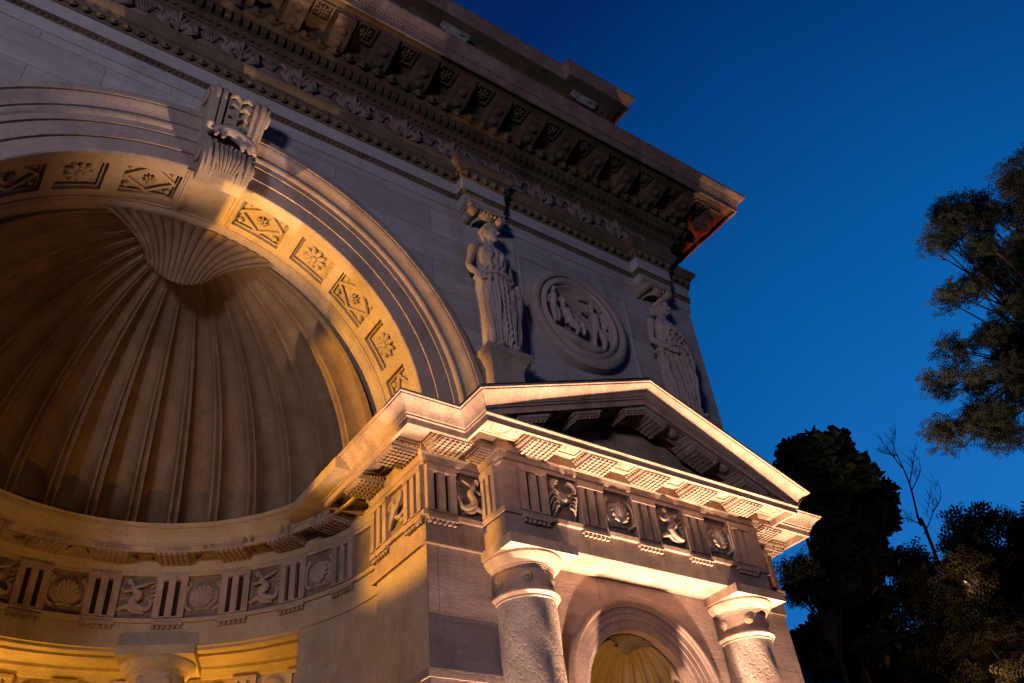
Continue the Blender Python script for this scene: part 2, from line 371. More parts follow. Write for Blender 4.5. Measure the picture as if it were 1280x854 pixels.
for a, b, k in cof:
    mid = (a+b)/2; yc = (ys[1]+ys[2])/2; hw = (b-a)/2
    if k == 'R':
        o = mkobj('rosette', big_ros, 'warm', B); o.matrix_world = pol_frame(mid, yc, RA+.10)
        fr = MB()
    else:
        fr = MB(); hy = (ys[2]-ys[1])/2-.03; ha = hw-.012
        ends = [(mid-ha, yc), (mid, yc+hy), (mid+ha, yc), (mid, yc-hy)]
        for q in range(4):
            p, r = ends[q], ends[(q+1) % 4]
            L0 = [pol(p[0]*(1-t)+r[0]*t, p[1]*(1-t)+r[1]*t, RA+.09) for t in np.linspace(0, 1, 5)]
            fr.tube(L0, .032, 6)
        o = mkobj('rosette', small_ros, 'warm', B); o.matrix_world = pol_frame(mid, yc, RA+.10)
        for sa in (-1, 1):
            for sy in (-1, 1):
                c = pol(mid+sa*hw*.74, yc+sy*hy*.72, RA+.10); fr.ell(c, (.055, .055, .055), 8, 6)
    y0, y1 = ys[1]+.015, ys[2]-.015
    for y in (y0, y1): fr.tube([pol(q, y, RA+.085) for q in np.linspace(a+.005, b-.005, 6)], .02, 4)
    for q in (a+.005, b-.005): fr.tube([pol(q, y0, RA+.085), pol(q, y1, RA+.085)], .02, 4)
    fr.build('coffer_frame', 'warm', B)
# plain block under the keystone, framed by two ribs
for sg in (-1, 1):
    kb = MB()
    for da, rr in ((7.0, .05), (6.2, .08)):
        a = R_(90+sg*da); kb.tube([pol(a, .0, RA), pol(a, 1.3, RA)], rr*.5, 4)
    kb.build('soffit_rib', 'warm', B)

# --- shell vault: a quarter dome of concave flutes that meet at the top of the arch
NF = 16
def shell_dome(cx, y0, cz, rx, ry, rz, nf, a_lo, a_hi, nph, depth, per=12, zlow=None):
    mb = MB(); T = []
    for k in range(nf*per+1):
        th = math.pi*k/(nf*per); t = (k % per)/per; t = min(t, 1-t)*2     # 0 at the rib, 1 mid flute
        if t < .12: d = -.28
        elif t < .30: d = -.62
        elif t < .34: d = -.30
        else: d = .15+.85*math.sin((t-.34)/.66*math.pi/2)**.7
        T.append((th, d))
    G = []
    for th, d in T:
        row = []
        for ph in np.linspace(a_lo, a_hi, nph):
            e = 1+depth*d*max(math.cos(ph), .10)**.8
            row.append((cx+rx*e*math.cos(ph)*math.cos(th), y0+ry*e*math.cos(ph)*math.sin(th), cz+rz*(1+depth*d*.25*math.cos(ph))*math.sin(ph)))
        G.append(row)
    return mb.grid(G)
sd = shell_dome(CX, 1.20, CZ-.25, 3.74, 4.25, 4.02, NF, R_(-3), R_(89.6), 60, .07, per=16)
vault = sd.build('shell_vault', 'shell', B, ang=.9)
# scrolled hinge of the shell, hanging from the crown
G = []
for i, v in enumerate(np.linspace(0, 1, 26)):
    row = []
    for u in np.linspace(-1, 1, 241):
        xa, za, ya = .60*u, CZ+3.02+.26*u*u, 1.88-.10*u*u
        ab = 23*u
        xb, zb, yb = 3.74*math.sin(R_(ab)), CZ+3.74*math.cos(R_(ab))+.01, 1.10
        s = math.sin(v*math.pi/2); x = xa+(xb-xa)*v**1.5; z = za+(zb-za)*s**1.1; y = ya+(yb-ya)*v
        fl = abs(math.sin(u*math.pi*7.5)); amp = .022+.035*v
        d = amp*(fl**.6)
        row.append((CX+x, y-d*.7, z-d*.75))
    G.append(row)
G.insert(0, [(p[0], p[1]+.10, p[2]+.04) for p in G[0]]); G.insert(0, [(p[0], p[1]+.25, p[2]+.5) for p in G[0]])
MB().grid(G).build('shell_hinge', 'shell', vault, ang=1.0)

# --- keystone console with a crouching animal
ks = MB(); W0, W1 = .54, .40
prof = [(-.02, 12.90), (-.26, 12.87), (-.40, 12.92), (-.50, 13.05), (-.53, 13.2), (-.50, 13.38), (-.40, 13.56), (-.32, 13.72), (-.36, 13.95), (-.48, 14.2), (-.60, 14.45), (-.66, 14.62), (-.62, 14.78), (-.5, 14.86), (-.02, 14.86)]
P2 = [Vector((p[0], p[1], 0)) for p in prof]
def ksx(z): return W1+(W0-W1)*(z-12.9)/2.0
lanes = [(-1, 0), (-.86, .0), (-.84, -.05), (-.72, -.05), (-.70, 0), (-.60, 0), (-.58, -.04), (-.48, -.04), (-.46, .03), (.46, .03), (.48, -.04), (.58, -.04), (.60, 0), (.70, 0), (.72, -.05), (.84, -.05), (.86, 0), (1, 0)]
ks.grid([[(CX+u*ksx(z), y+(dy if y < -.1 else 0), z) for u, dy in lanes] for y, z in prof])
for sg in (-1, 1):
    k = len(ks.v); ks.v += [(CX+sg*ksx(z), y, z) for y, z in prof]; ks.f.append(tuple(range(k, k+len(prof))))
kso = ks.build('keystone', 'trim', B, ang=.7)
kl = MB()
for i in range(7):
    u = (i-3)*.072; kl.tube([(CX+u*.5, -.30, 12.90), (CX+u*.75, -.47, 12.99), (CX+u, -.545, 13.16), (CX+u*1.05, -.53, 13.36-.015*abs(i-3)), (CX+u*1.05, -.56, 13.43-.02*abs(i-3))], [.016, .024, .030, .034, .02], 6, 3)
for r_ in range(5):
    for sg in (-1, 1):
        z = 13.86+r_*.17; y = -.30-(z-13.75)*.40
        kl.tube([(CX, y-.03, z), (CX+sg*.10, y-.07, z+.07), (CX+sg*.19, y-.05, z+.02)], [.025, .045, .015], 6, 3)
kl.tube([(CX, -.33, 13.75), (CX, -.48, 14.15), (CX, -.64, 14.55)], .03, 6, 3)
kl.build('leaf_carving', 'trim', kso)
for sg in (-1, 1):
    for zc, yc, r0 in ((13.28, -.26, .17), (14.6, -.42, .19)):
        kl = MB()
        pts = [(CX+sg*(ksx(zc)+.02), yc+r0*(1-t/11)*math.cos(t), zc+r0*(1-t/11)*math.sin(t)) for t in np.linspace(0, 10, 26)]
        kl.tube(pts, .03, 5)
        kl.build('side_scroll', 'trim', kso)
an = MB()
an.tube([(CX-.30, -.50, 13.74), (CX-.05, -.55, 13.78), (CX+.26, -.52, 13.66), (CX+.36, -.46, 13.50)], [.10, .115, .12, .09], 10, 4)
an.ell((CX-.40, -.52, 13.76), (.10, .12, .12), 12, 9); an.ell((CX-.44, -.62, 13.71), (.055, .08, .055), 10, 7)
for dx in (-.27, -.15): an.tube([(CX+dx, -.56, 13.70), (CX+dx-.02, -.60, 13.58), (CX+dx-.04, -.60, 13.50)], [.05, .038, .03], 8, 3)
for dx in (.20, .32): an.tube([(CX+dx, -.52, 13.62), (CX+dx-.06, -.60, 13.52), (CX+dx-.02, -.56, 13.40)], [.07, .045, .035], 8, 3)
an.tube([(CX+.38, -.46, 13.5), (CX+.42, -.5, 13.36), (CX+.34, -.54, 13.28)], .022, 6, 3)
for sg in (-1, 1): an.ell((CX-.40+sg*.07, -.50, 13.88), (.03, .03, .045), 6, 5)
mkobj('animal_carving', remesh(an, .022, 3), 'statue', kso)

# ------------------------------------------------------------------ main entablature
mpath = [(XWL-.0, 8), (XWL, 0), (7.02, 0), (7.02, -.24), (7.95, -.24), (7.95, 0), (12.0, 0), (12.0, -.24), (12.92, -.24), (12.92, 0), (XW, 0), (XW, 8)]
mflat = [(XWL, 8), (XWL, 0), (XW, 0), (XW, 8)]
ar = sweep(mpath, [(-.1, 15.02), (.04, 15.02), (.04, 15.30), (.05, 15.30), (.05, 15.44), (.085, 15.44), (.085, 15.80), (-.1, 15.81)])
aro = ar.build('architrave', 'fascia', B, ang=.5)
am2 = sweep(mpath, [(-.05, 15.315), (.075, 15.315), (.08, 15.335), (.058, 15.345), (.062, 15.425), (.095, 15.43), (.10, 15.445), (-.05, 15.445)])
sweep(mpath, [(-.05, 15.80), (.11, 15.80), (.125, 15.825), (.11, 15.84), (.155, 15.97), (.175, 16.03), (.21, 16.035), (.21, 16.07), (.24, 16.10), (.28, 16.14), (.31, 16.20), (.31, 16.25), (-.1, 16.31)], mb=am2)
am2.build('architrave_moulding', 'brown', aro, ang=.5)
egg = MB(); egg.ell((0, -.045, .07), (.056, .055, .072), 10, 7)
egg.tube([(-.085, -.02, .13), (-.075, -.045, .04), (0, -.05, -.02), (.075, -.045, .04), (.085, -.02, .13)], .017, 5)
egg.add([(-.14, -.02, .15), (-.09, -.02, .15), (-.115, -.075, .0), (-.11, 0, .14)], [(0, 2, 1), (0, 3, 2), (1, 2, 3)])
units(along(mpath, .225, .13), 15.83, egg).build('egg_and_dart', 'brown', aro)
lf = MB(); lf.tube([(-.045, 0, .07), (-.03, -.02, .01), (0, -.025, -.005), (.03, -.02, .01), (.045, 0, .07)], .012, 4); lf.ell((0, -.01, .04), (.018, .02, .03), 6, 4)
units(along(mpath, .105, .065), 15.335, lf).build('leaf_beading', 'brown', aro)
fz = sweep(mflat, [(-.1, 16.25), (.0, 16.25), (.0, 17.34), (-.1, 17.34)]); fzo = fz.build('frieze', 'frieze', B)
# frieze carving: a palmette, then a pair of swans at a little hill
fu = MB()
for k in range(-3, 4):
    a = k*.38; L = .36-.03*abs(k)
    fu.tube([(-.6, -.02, .10), (-.6+L*.5*math.sin(a), -.07, .10+.8*L*math.cos(a)*.8), (-.6+L*math.sin(a)*1.1, -.06, .16+L*math.cos(a)), (-.6+L*math.sin(a)*1.3+.03*k, -.03, .12+L*.86*math.cos(a))], [.02, .038, .045, .02], 6, 3)
fu.tube([(-.6, -.02, -.05), (-.6, -.06, .12), (-.6, -.07, .52), (-.6, -.04, .62)], [.03, .03, .05, .03], 6, 3)
fu.ell((.0, 0, -.02), (.27, .07, .22), 14, 8)
for k in range(-2, 3): fu.tube([(k*.02, -.03, .2), (k*.05, -.05, .38), (k*.07, -.03, .50)], .014, 5, 2)
for sg in (-1, 1):
    fu.tube([(sg*.50, -.02, .03), (sg*.36, -.07, .10), (sg*.26, -.06, .18), (sg*.30, -.07, .36), (sg*.22, -.06, .47), (sg*.14, -.06, .43)], [.03, .085, .05, .032, .035, .018], 7, 3)
    fu.tube([(sg*.34, -.09, .12), (sg*.46, -.09, .22), (sg*.56, -.05, .17)], [.05, .045, .012], 6, 3)
    fu.tube([(sg*.36, -.04, .06), (sg*.33, -.05, -.08)], [.022, .016], 5)
st = Stamp('swan_relief', fu, 'friezerelief', fzo)
xs = np.arange(-9.1, 13.6, 1.215); shift = 6.33-xs[np.argmin(abs(xs-6.33))]
for x in xs+shift:
    if -2.9 < x < 13.3: st.put(x, -.01, 16.62, sc=(1, 1.0, 1.02))
# cornice: leaf row, dentils, eggs, modillions, corona and gutter moulding
co = sweep(mflat, [(-.1, 17.34), (.03, 17.34), (.05, 17.38), (.12, 17.48), (.14, 17.50), (.14, 17.53), (.16, 17.53), (.16, 17.74), (.30, 17.74), (.32, 17.78), (.34, 17.80),
                   (.42, 17.96), (.44, 17.98), (.46, 17.98), (.46, 18.26), (1.40, 18.26), (1.40, 18.172), (1.425, 18.172), (1.425, 18.8), (-.1, 18.8)], cap=True)
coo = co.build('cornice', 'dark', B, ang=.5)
co = sweep(mflat, [(1.38, 18.20), (1.39, 18.165), (1.43, 18.165), (1.44, 18.36), (1.47, 18.40), (1.50, 18.44), (1.53, 18.52), (1.62, 18.58),
                   (1.66, 18.62), (1.66, 18.70), (1.60, 18.72), (-.1, 18.9)])
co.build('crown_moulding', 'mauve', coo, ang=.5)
dn = MB(); dn.box(-.06, .06, -.14, .02, 0, .19)
units(along(mflat, .185, .16), 17.545, dn).build('dentils', 'dark', coo, ang=0)
eg2 = MB(); eg2.v = [(x*1.5, y*1.9, z*1.25) for x, y, z in egg.v]; eg2.f = egg.f
units(along(mflat, .34, .37), 17.80, eg2).build('egg_and_dart', 'dark', coo)
lf2 = MB(); lf2.v = [(x*1.7, y*1.6, z*1.7) for x, y, z in lf.v]; lf2.f = lf.f
units(along(mflat, .17, .06), 17.39, lf2).build('leaf_beading', 'dark', coo)
be = MB(); be.ell((0, 0, 0), (.028, .03, .03), 6, 4)
units(along(mflat, .075, 1.455), 18.395, be).build('bead_row', 'dark', coo)
mo = MB(); mp_ = [(0, -.04), (-.08, -.07), (-.20, -.05), (-.50, .06), (-.62, .07), (-.67, .13), (-.72, .14), (-.72, .30)]
mo.grid([[(u, y, z) for y, z in [(0, .30)]+mp_] for u in (-.2, .2)])
for u in (-.2, .2):
    k = len(mo.v); mo.v += [(u, y, z) for y, z in [(0, .30)]+mp_]; mo.f.append(tuple(range(k, k+9)))
mo.box(-.235, .235, -.74, 0, .245, .29)
mo.ell((0, -.17, -.04), (.11, .11, .07), 12, 6); mo.ell((0, -.42, .04), (.11, .11, .07), 12, 6)
ms = Stamp('modillion', mo, 'dark', coo)
rs = MB(); rs.box(-.21, .21, -.21, -.17, 0, .07); rs.box(-.21, .21, .17, .21, 0, .07); rs.box(-.21, -.17, -.17, .17, 0, .07); rs.box(.17, .21, -.17, .17, 0, .07)
rr_ = rosette(.155, 8, .05); rr_.xf(Matrix.Translation((0, 0, .04)) @ Matrix.Rotation(math.pi/2, 4, 'X')); rs.merge(rr_)
rso = Stamp('cornice_rosette', rs, 'dark', coo)
x = 13.80-.0
sp = .985; xs = [7.72+.02+sp*k for k in range(-11, 8)]
for x in xs:
    if x < XW+1.0: ms.put(x, -.46, 17.96)
    if -3.6 < x < XW+.6: rso.put(x+sp/2, -.98, 18.18)
for y in np.arange(.2, 7.5, sp):
    ms.put(XW+.46, y, 17.96, math.pi/2)

# --- attic
at_ = MB(); AX = 12.05
apath = [(2*CX-AX, 7), (2*CX-AX, 0), (11.15, 0), (11.15, -.22), (AX, -.22), (AX, 7)]
sweep(apath, [(-.1, 18.8), (.25, 18.8), (.25, 19.2), (.18, 19.25), (.12, 19.3), (.0, 19.35), (.0, 21.0), (.04, 21.02), (.04, 21.1), (.10, 21.12), (.16, 21.22), (.16, 21.30), (.24, 21.34), (.24, 21.50), (.28, 21.52), (.34, 21.60), (.60, 21.64),
              (.60, 21.82), (.63, 21.84), (.66, 21.94), (.74, 22.04), (.76, 22.08), (.76, 22.16), (-.3, 22.3)], mb=at_)
at3 = MB(); sweep(apath, [(.60, 21.80), (.62, 21.80), (.65, 21.83), (.68, 21.93), (.76, 22.03), (.785, 22.07), (.785, 22.17), (.6, 22.19)], mb=at3)
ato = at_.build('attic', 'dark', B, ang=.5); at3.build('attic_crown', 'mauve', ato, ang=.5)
units(along(apath, .2, .24), 21.34, MB().box(-.06, .06, -.07, .02, 0, .13)).build('dentils', 'dark', ato, ang=0)
units(along(apath, .13, .11), 21.14, lf2).build('leaf_beading', 'dark', ato)
at2 = MB(); sweep([(2*CX-AX+.9, 6), (2*CX-AX+.9, .5), (AX-.6, .5), (AX-.6, 6)], [(-.1, 22.2), (.5, 22.2), (.5, 22.42), (.56, 22.45), (.6, 22.6), (.6, 22.66), (-.4, 22.9)], mb=at2)
at2.build('attic_coping', 'dark', ato, ang=.5)
sc_ = MB()
for sg in (-1, 1):
    sc_.tube([(sg*.40+.0+sg*.09*math.cos(t)*(1-t/9)-sg*.09, -.05, .07+.09*math.sin(t)*(1-t/9)) for t in np.linspace(0, 8, 20)], .03, 5)
sc_.box(-.40, .40, -.14, .0, .12, .2); sc_.tube([(-.3, -.1, -.12), (.3, -.1, -.12)], .045, 8)
sc_.ell((0, -.1, .05), (.2, .08, .07), 12, 8)
s2 = Stamp('scroll_bracket', sc_, 'pale', ato)
s2.put(7.0, -.42, 21.20); s2.put(11.12, -.52, 21.20)

# --- medallion
MX, MZ, MR = 9.80, 13.05, 1.27
md = MB()
mprof = [(MR, .01), (MR, -.06), (MR-.05, -.10), (MR-.13, -.12), (MR-.17, -.10), (MR-.18, -.05), (MR-.23, -.05), (MR-.26, -.09), (MR-.33, -.11), (MR-.36, -.08), (MR-.38, -.02), (MR-.41, -.02), (MR-.44, .03), (MR-.50, .10), (.3, .13), (0.001, .13)]
# dish sits in front of the wall plane
mprof = [(r, y-.145) if i > 0 else (r, y) for i, (r, y) in enumerate(mprof)]
md.grid([[(MX+r*math.cos(a), y, MZ+r*math.sin(a)) for r, y in mprof] for a in np.linspace(0, 2*math.pi, 80, endpoint=False)], cu=True)
mdo = md.build('medallion', 'arch', B, ang=.8)
def figure(mb, pel, chest, head, arms, legs, s=1.0):
    """a small carved body: trunk, head, two arms, two legs"""
    y = -.10
    mb.tube([(pel[0], y, pel[1]), ((pel[0]+chest[0])/2, y-.03, (pel[1]+chest[1])/2), (chest[0], y-.02, chest[1])], [.085*s, .07*s, .10*s], 8, 3)
    mb.tube([(chest[0], y, chest[1]), (head[0], y-.02, head[1])], [.05*s, .035*s], 7); mb.ell((head[0], y-.03, head[1]), (.062*s, .06*s, .075*s), 9, 7)
    for A in arms: mb.tube([(chest[0], y-.02, chest[1]+.03*s)]+[(a, y-.04, b) for a, b in A], [.04*s, .032*s, .022*s], 7, 3)
    for A in legs: mb.tube([(pel[0], y-.01, pel[1])]+[(a, y-.05, b) for a, b in A], [.07*s, .055*s, .03*s], 7, 3)
fg = MB()
figure(fg, (MX-.25, MZ-.18), (MX-.36, MZ+.06), (MX-.38, MZ+.28), [[(MX-.18, MZ+.02), (MX-.02, MZ-.08)], [(MX-.52, MZ-.02), (MX-.48, MZ-.2)]], [[(MX-.02, MZ-.14), (MX+.0, MZ-.42)], [(MX-.12, MZ-.3), (MX-.22, MZ-.52)]], 1.15)
figure(fg, (MX+.38, MZ-.08), (MX+.36, MZ+.2), (MX+.33, MZ+.42), [[(MX+.16, MZ+.2), (MX-.02, MZ+.28)], [(MX+.55, MZ+.12), (MX+.62, MZ-.05)]], [[(MX+.26, MZ-.34), (MX+.22, MZ-.6)], [(MX+.5, MZ-.34), (MX+.46, MZ-.6)]], 1.15)
figure(fg, (MX-.62, MZ+.12), (MX-.60, MZ+.34), (MX-.57, MZ+.52), [[(MX-.72, MZ+.26), (MX-.75, MZ+.08)], [(MX-.48, MZ+.26), (MX-.4, MZ+.4)]], [[(MX-.66, MZ-.12), (MX-.66, MZ-.34)], [(MX-.56, MZ-.1), (MX-.58, MZ-.3)]], .95)
fg.tube([(MX-.7, -.08, MZ-.38), (MX-.3, -.12, MZ-.58), (MX+.2, -.1, MZ-.66), (MX+.6, -.06, MZ-.5)], [.05, .09, .1, .05], 8, 4)
fg.tube([(MX+.1, -.06, MZ+.62), (MX+.38, -.1, MZ+.62), (MX+.62, -.08, MZ+.42)], [.03, .07, .04], 7, 4)
for k in range(5): fg.tube([(MX+.48, -.06, MZ+.1), (MX+.62+.05*k, -.08, MZ+.25-.11*k)], [.04, .02], 6)
fg.xf(Matrix.Translation((MX, -.03, MZ)) @ Matrix.Diagonal((1.12, 1.25, 1.12, 1)) @ Matrix.Translation((-MX, 0, -MZ)))
mkobj('figure_relief', remesh(fg, .022, 2), 'statue', mdo)
pf = MB()
for x0, x1, z0, z1 in ((8.45, 11.5, 14.42, 14.47), (11.45, 11.5, 11.3, 14.42), (8.45, 8.5, 11.3, 14.42)): pf.box(x0, x1, -.025, .01, z0, z1)
pf.build('panel_frame', 'wall', B)

# --- caryatid pedestals
for x in (7.48, 12.42):
    pd = MB(); hw = .34
    sweep([(x-hw, 0), (x-hw, -.5), (x+hw, -.5), (x+hw, 0)], [(0, 9.3), (0, 10.72), (.02, 10.74), (.03, 10.80), (.09, 10.90), (.14, 10.94), (.14, 11.06), (-.3, 11.06)], mb=pd)
    pd.add([(x-hw-.14, 0, 11.06), (x+hw+.14, 0, 11.06), (x+hw+.14, -.64, 11.06), (x-hw-.14, -.64, 11.06)], [(0, 1, 2, 3)])
    pdo = pd.build('pedestal', 'trim', B, ang=.5)

# --- ionic capitals over the caryatids' heads
def ionic(x):
    m = MB(); m.box(-.43, .43, -.40, .3, .20, .27); m.box(-.40, .40, -.37, .3, .15, .20)
    m.lathe((0, -.08, 0), [(.2, -.04), (.24, 0), (.30, .08), (.30, .15)], 24)
    for sx in (-1, 1):
        m.tube([(sx*.34, -.40, .06), (sx*.34, .25, .06)], .105, 14)
        m.tube([(sx*.34+sx*.10*math.cos(t)*(1-t/12), -.415, .06+.10*math.sin(t)*(1-t/12)) for t in np.linspace(math.pi/2, 11, 30)], .022, 5)
    for k in range(5): m.ell((-.18+.09*k, -.36, .09), (.035, .04, .045), 8, 6)
    m.tube([(-.3, -.40, .165), (0, -.41, .13), (.3, -.40, .165)], .022, 6, 4)
    m.v = [(a*1.02+x, b-.02, c+14.76) for a, b, c in m.v]
    m.build('ionic_capital', 'trim', B)
ionic(7.48); ionic(12.32)

# ------------------------------------------------------------------ lower (doric) entablature
EY, PX0, PX1 = -.60, 7.02, 12.96
lp = [(6.6, 1.65), (XP, 1.65), (XP, 0), (PX0, 0), (PX0, EY), (PX1, EY), (PX1, 0), (XB, 0), (XB, 8)]
lpl = [(XBL, 8), (XBL, 0), (XL, 0), (XL, 1.65), (2*CX-6.6, 1.65)]
ZA, ZT, ZF0, ZF1, ZS, ZC = 7.29, 7.70, 7.78, 8.57, 8.84, 9.22
pa = [(-.3, ZA), (.0, ZA), (.0, ZT), (.06, ZT), (.07, ZF0-.01), (.0, ZF0), (-.1, ZF0)]
pfz = [(-.1, ZF0), (-.012, ZF0), (-.012, ZF1), (-.1, ZF1)]
pbed = [(-.1, ZF1), (.05, ZF1), (.05, ZF1+.07), (.07, ZF1+.08), (.08, ZF1+.11), (.09, ZF1+.17), (.115, ZF1+.20), (.115, ZS+.10), (.585, ZS+.10), (.59, ZS-.035), (.645, ZS-.035), (.65, ZS+.07)]
psima = [(.65, ZS+.07), (.68, ZS+.08), (.68, ZS+.11), (.70, ZS+.12), (.72, ZS+.17), (.77, ZS+.24), (.84, ZS+.29), (.87, ZS+.31), (.87, ZS+.335), (.90, ZS+.34), (.90, ZC), (-.1, ZC+.08)]
pgeis = [(.65, ZS+.07), (.69, ZS+.09), (.69, ZS+.12), (-.1, ZS+.13)]
def ent(path, segs, name_parent, mat):
    """segs: (i0, i1, with gutter moulding)"""
    pass
archo = sweep(lp, pa, 0, 3).build('pier_architrave', 'portico', B, ang=.5)
sweep(lp, pa, 3, 6).build('portico_architrave', 'portico', B, ang=.5)
sweep(lp, pa, 6, 8).build('pier_architrave', 'portico', B, ang=.5)
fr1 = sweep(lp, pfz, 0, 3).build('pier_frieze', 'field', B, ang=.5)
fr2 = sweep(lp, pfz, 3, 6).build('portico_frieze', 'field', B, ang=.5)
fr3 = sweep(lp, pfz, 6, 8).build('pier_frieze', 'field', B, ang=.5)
co1 = sweep(lp, pbed+psima[1:], 0, 4, cap=False).build('pier_cornice', 'portico', B, ang=.5)
co2 = sweep(lp, pbed+pgeis[1:], 4, 5, cap=False).build('portico_cornice', 'portico', B, ang=.5)
co3 = sweep(lp, pbed+psima[1:], 5, 8, cap=False).build('pier_cornice', 'portico', B, ang=.5)
fl_ = sweep(lpl, pa+pfz[1:3]+pbed[1:]+psima[1:]).build('far_entablature', 'portico', B, ang=.5)

# carving units; local x right, z up, -y out of the wall
TW, FH = .53, ZF1-ZF0
tg = MB(); bw = TW*.225; sl = (TW-3*bw)/2.0
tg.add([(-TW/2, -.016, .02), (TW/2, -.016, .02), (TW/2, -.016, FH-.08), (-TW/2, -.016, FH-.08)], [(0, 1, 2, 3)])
for k in (-1, 0, 1):
    c = k*(bw+sl); tg.box(c-bw/2, c+bw/2, -.085, .01, .0, FH-.06)
tg.box(-TW/2-.008, TW/2+.008, -.098, .01, FH-.10, FH-.002)
tg.box(-TW/2, TW/2, -.07, .01, .0, .03)
tgm = to_mesh(tg, 'triglyph'); tgm.materials.append(M['portico']); tgm.materials.append(M['groove_shade']); tgm.polygons[0].material_index = 1  # slot backs get the painted shade
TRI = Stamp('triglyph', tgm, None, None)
rg = MB(); rg.box(-TW/2, TW/2, -.095, .01, -.055, -.002)
for k in range(6): rg.lathe((-TW/2+TW*(k+.5)/6, -.05, -.115), [(0.001, 0), (.034, 0), (.022, .06), (0.001, .06)], 8)
REG = Stamp('regula', rg, 'portico', None)
mu = MB(); mw = .56; y0, y1 = -.58, -.14
for e, z0_, z1_ in ((0, -.16, -.10), (.022, -.105, -.07), (.045, -.075, -.045), (.075, -.05, .004)):
    mu.box(-mw/2-e, mw/2+e, y0-e*.1, y1+.02, z0_, z1_)
for i in range(6):
    for j in range(6):
        mu.lathe((-mw/2+mw*(i+.5)/6, y0+(y1-y0)*(j+.5)/6, -.20), [(.001, 0), (.034, 0), (.026, .042)], 8)
for i in range(8):
    for e in (-1, 1): mu.ell((e*(mw/2+.05), y0+(y1-y0)*(i+.5)/8, -.09), (.022, .022, .03), 6, 5)
for i in range(10): mu.ell((-mw/2+mw*(i+.5)/10, y0-.012, -.09), (.022, .02, .035), 6, 5)
MUT = Stamp('mutule', mu, 'portico', None)
cf = MB(); cf.box(-.24, .24, -.60, -.56, -.03, .003); cf.box(-.24, .24, -.26, -.22, -.03, .003); cf.box(-.24, -.20, -.56, -.26, -.03, .003); cf.box(.20, .24, -.56, -.26, -.03, .003)
cf.ell((0, -.41, .0), (.115, .115, .06), 18, 8)
BOS = Stamp('soffit_boss', cf, 'portico', None)
cl = MB()
ci = [(.17*math.cos(t), .17*math.sin(t)) for t in np.linspace(0, 2*math.pi, 24)]
cl.tube([(-.17+a, -.41+b, 0) for a, b in ci], .018, 5); cl.ell((-.17, -.41, 0), (.14, .14, .03), 16, 6)
cl.tube([(.10, -.41, 0), (.25, -.55, 0), (.40, -.41, 0), (.25, -.27, 0), (.10, -.41, 0)], .018, 5)
cl.tube([(-.42, -.2, 0), (.45, -.2, 0)], .015, 4); cl.tube([(-.42, -.6, 0), (.45, -.6, 0)], .015, 4)
def m_shell():
    m = MB()
    for k in range(-5, 6):
        a = k*.29; L = .27-.006*k*k
        m.tube([(0, -.02, -.20), (L*.55*math.sin(a), -.06, -.18+L*.62*(math.cos(a)+.35)), (L*math.sin(a)*1.02, -.05, -.16+L*(math.cos(a)+.30))], [.010, .026, .040], 6, 3)
    m.ell((0, 0, .0), (.25, .035, .22), 16, 8); m.ell((-.06, -.01, -.22), (.07, .025, .03), 8, 6); m.ell((.06, -.01, -.22), (.07, .025, .03), 8, 6)
    for sg in (-1, 1): m.tube([(sg*.18, -.02, -.25), (sg*.3, -.04, -.16), (sg*.30, -.04, .12), (sg*.24, -.03, .24), (sg*.31, -.02, .3)], [.03, .035, .03, .035, .015], 6, 3)
    return m
def m_crab():
    m = MB(); m.ell((0, -.02, .02), (.155, .055, .12), 14, 8); m.ell((0, -.05, .0), (.09, .035, .06), 10, 6)
    for sg in (-1, 1):
        m.tube([(sg*.10, -.05, .08), (sg*.22, -.07, .14), (sg*.20, -.08, .26), (sg*.10, -.07, .31)], [.035, .035, .045, .02], 7, 3)
        m.tube([(sg*.19, -.08, .25), (sg*.14, -.07, .24), (sg*.08, -.06, .27)], [.03, .02, .01], 6, 2)
        for k in range(4):
            z = .02-.055*k; m.tube([(sg*.11, -.05, z), (sg*(.24-.02*k), -.08, z+.04-.03*k), (sg*(.30-.03*k), -.02, z-.08-.04*k)], [.025, .022, .01], 6, 3)
    return m
def m_merman(flip=1):
    m = MB(); f = flip
    m.tube([(-.10*f, -.05, .26), (-.05*f, -.07, .12), (.03*f, -.08, .02), (-.06*f, -.08, -.10), (.05*f, -.08, -.2), (.2*f, -.07, -.22), (.25*f, -.06, -.12)], [.03, .055, .075, .075, .06, .04, .025], 8, 4)
    m.ell((-.14*f, -.08, .27), (.05, .05, .06), 9, 7)
    m.tube([(-.08*f, -.07, .16), (.08*f, -.09, .20), (.2*f, -.06, .27)], [.03, .025, .018], 7, 3); m.tube([(-.05*f, -.07, .14), (-.2*f, -.09, .08), (-.26*f, -.06, .16)], [.03, .025, .018], 7, 3)
    m.tube([(-.28*f, -.04, -.24), (-.12*f, -.06, -.18), (-.02*f, -.05, -.26), (.16*f, -.04, -.29)], [.03, .05, .04, .02], 7, 3)
    for k in (-1, 0, 1): m.tube([(.25*f, -.06, -.12), (.25*f+.06*k, -.05, .0)], [.025, .012], 5)
    for k in range(3): m.tube([(.22*f, -.02, .02+.09*k), (.30*f, -.04, .07+.09*k)], [.03, .015], 5)
    return m
def m_scroll():
    m = MB()
    m.tube([(-.26, -.03, -.22), (-.1, -.07, -.12), (.02, -.08, .02), (-.08, -.07, .16), (-.2, -.06, .10), (-.14, -.05, .03)], [.03, .055, .06, .05, .035, .02], 7, 4)
    m.tube([(-.02, -.06, -.02), (.14, -.08, .06), (.24, -.07, .2), (.14, -.06, .28), (.06, -.05, .2)], [.03, .045, .045, .03, .015], 7, 4)
    m.tube([(.0, -.05, -.1), (.14, -.07, -.18), (.28, -.04, -.1)], [.03, .045, .015], 7, 3); m.ell((.22, -.05, -.24), (.07, .04, .04), 8, 6)
    return m
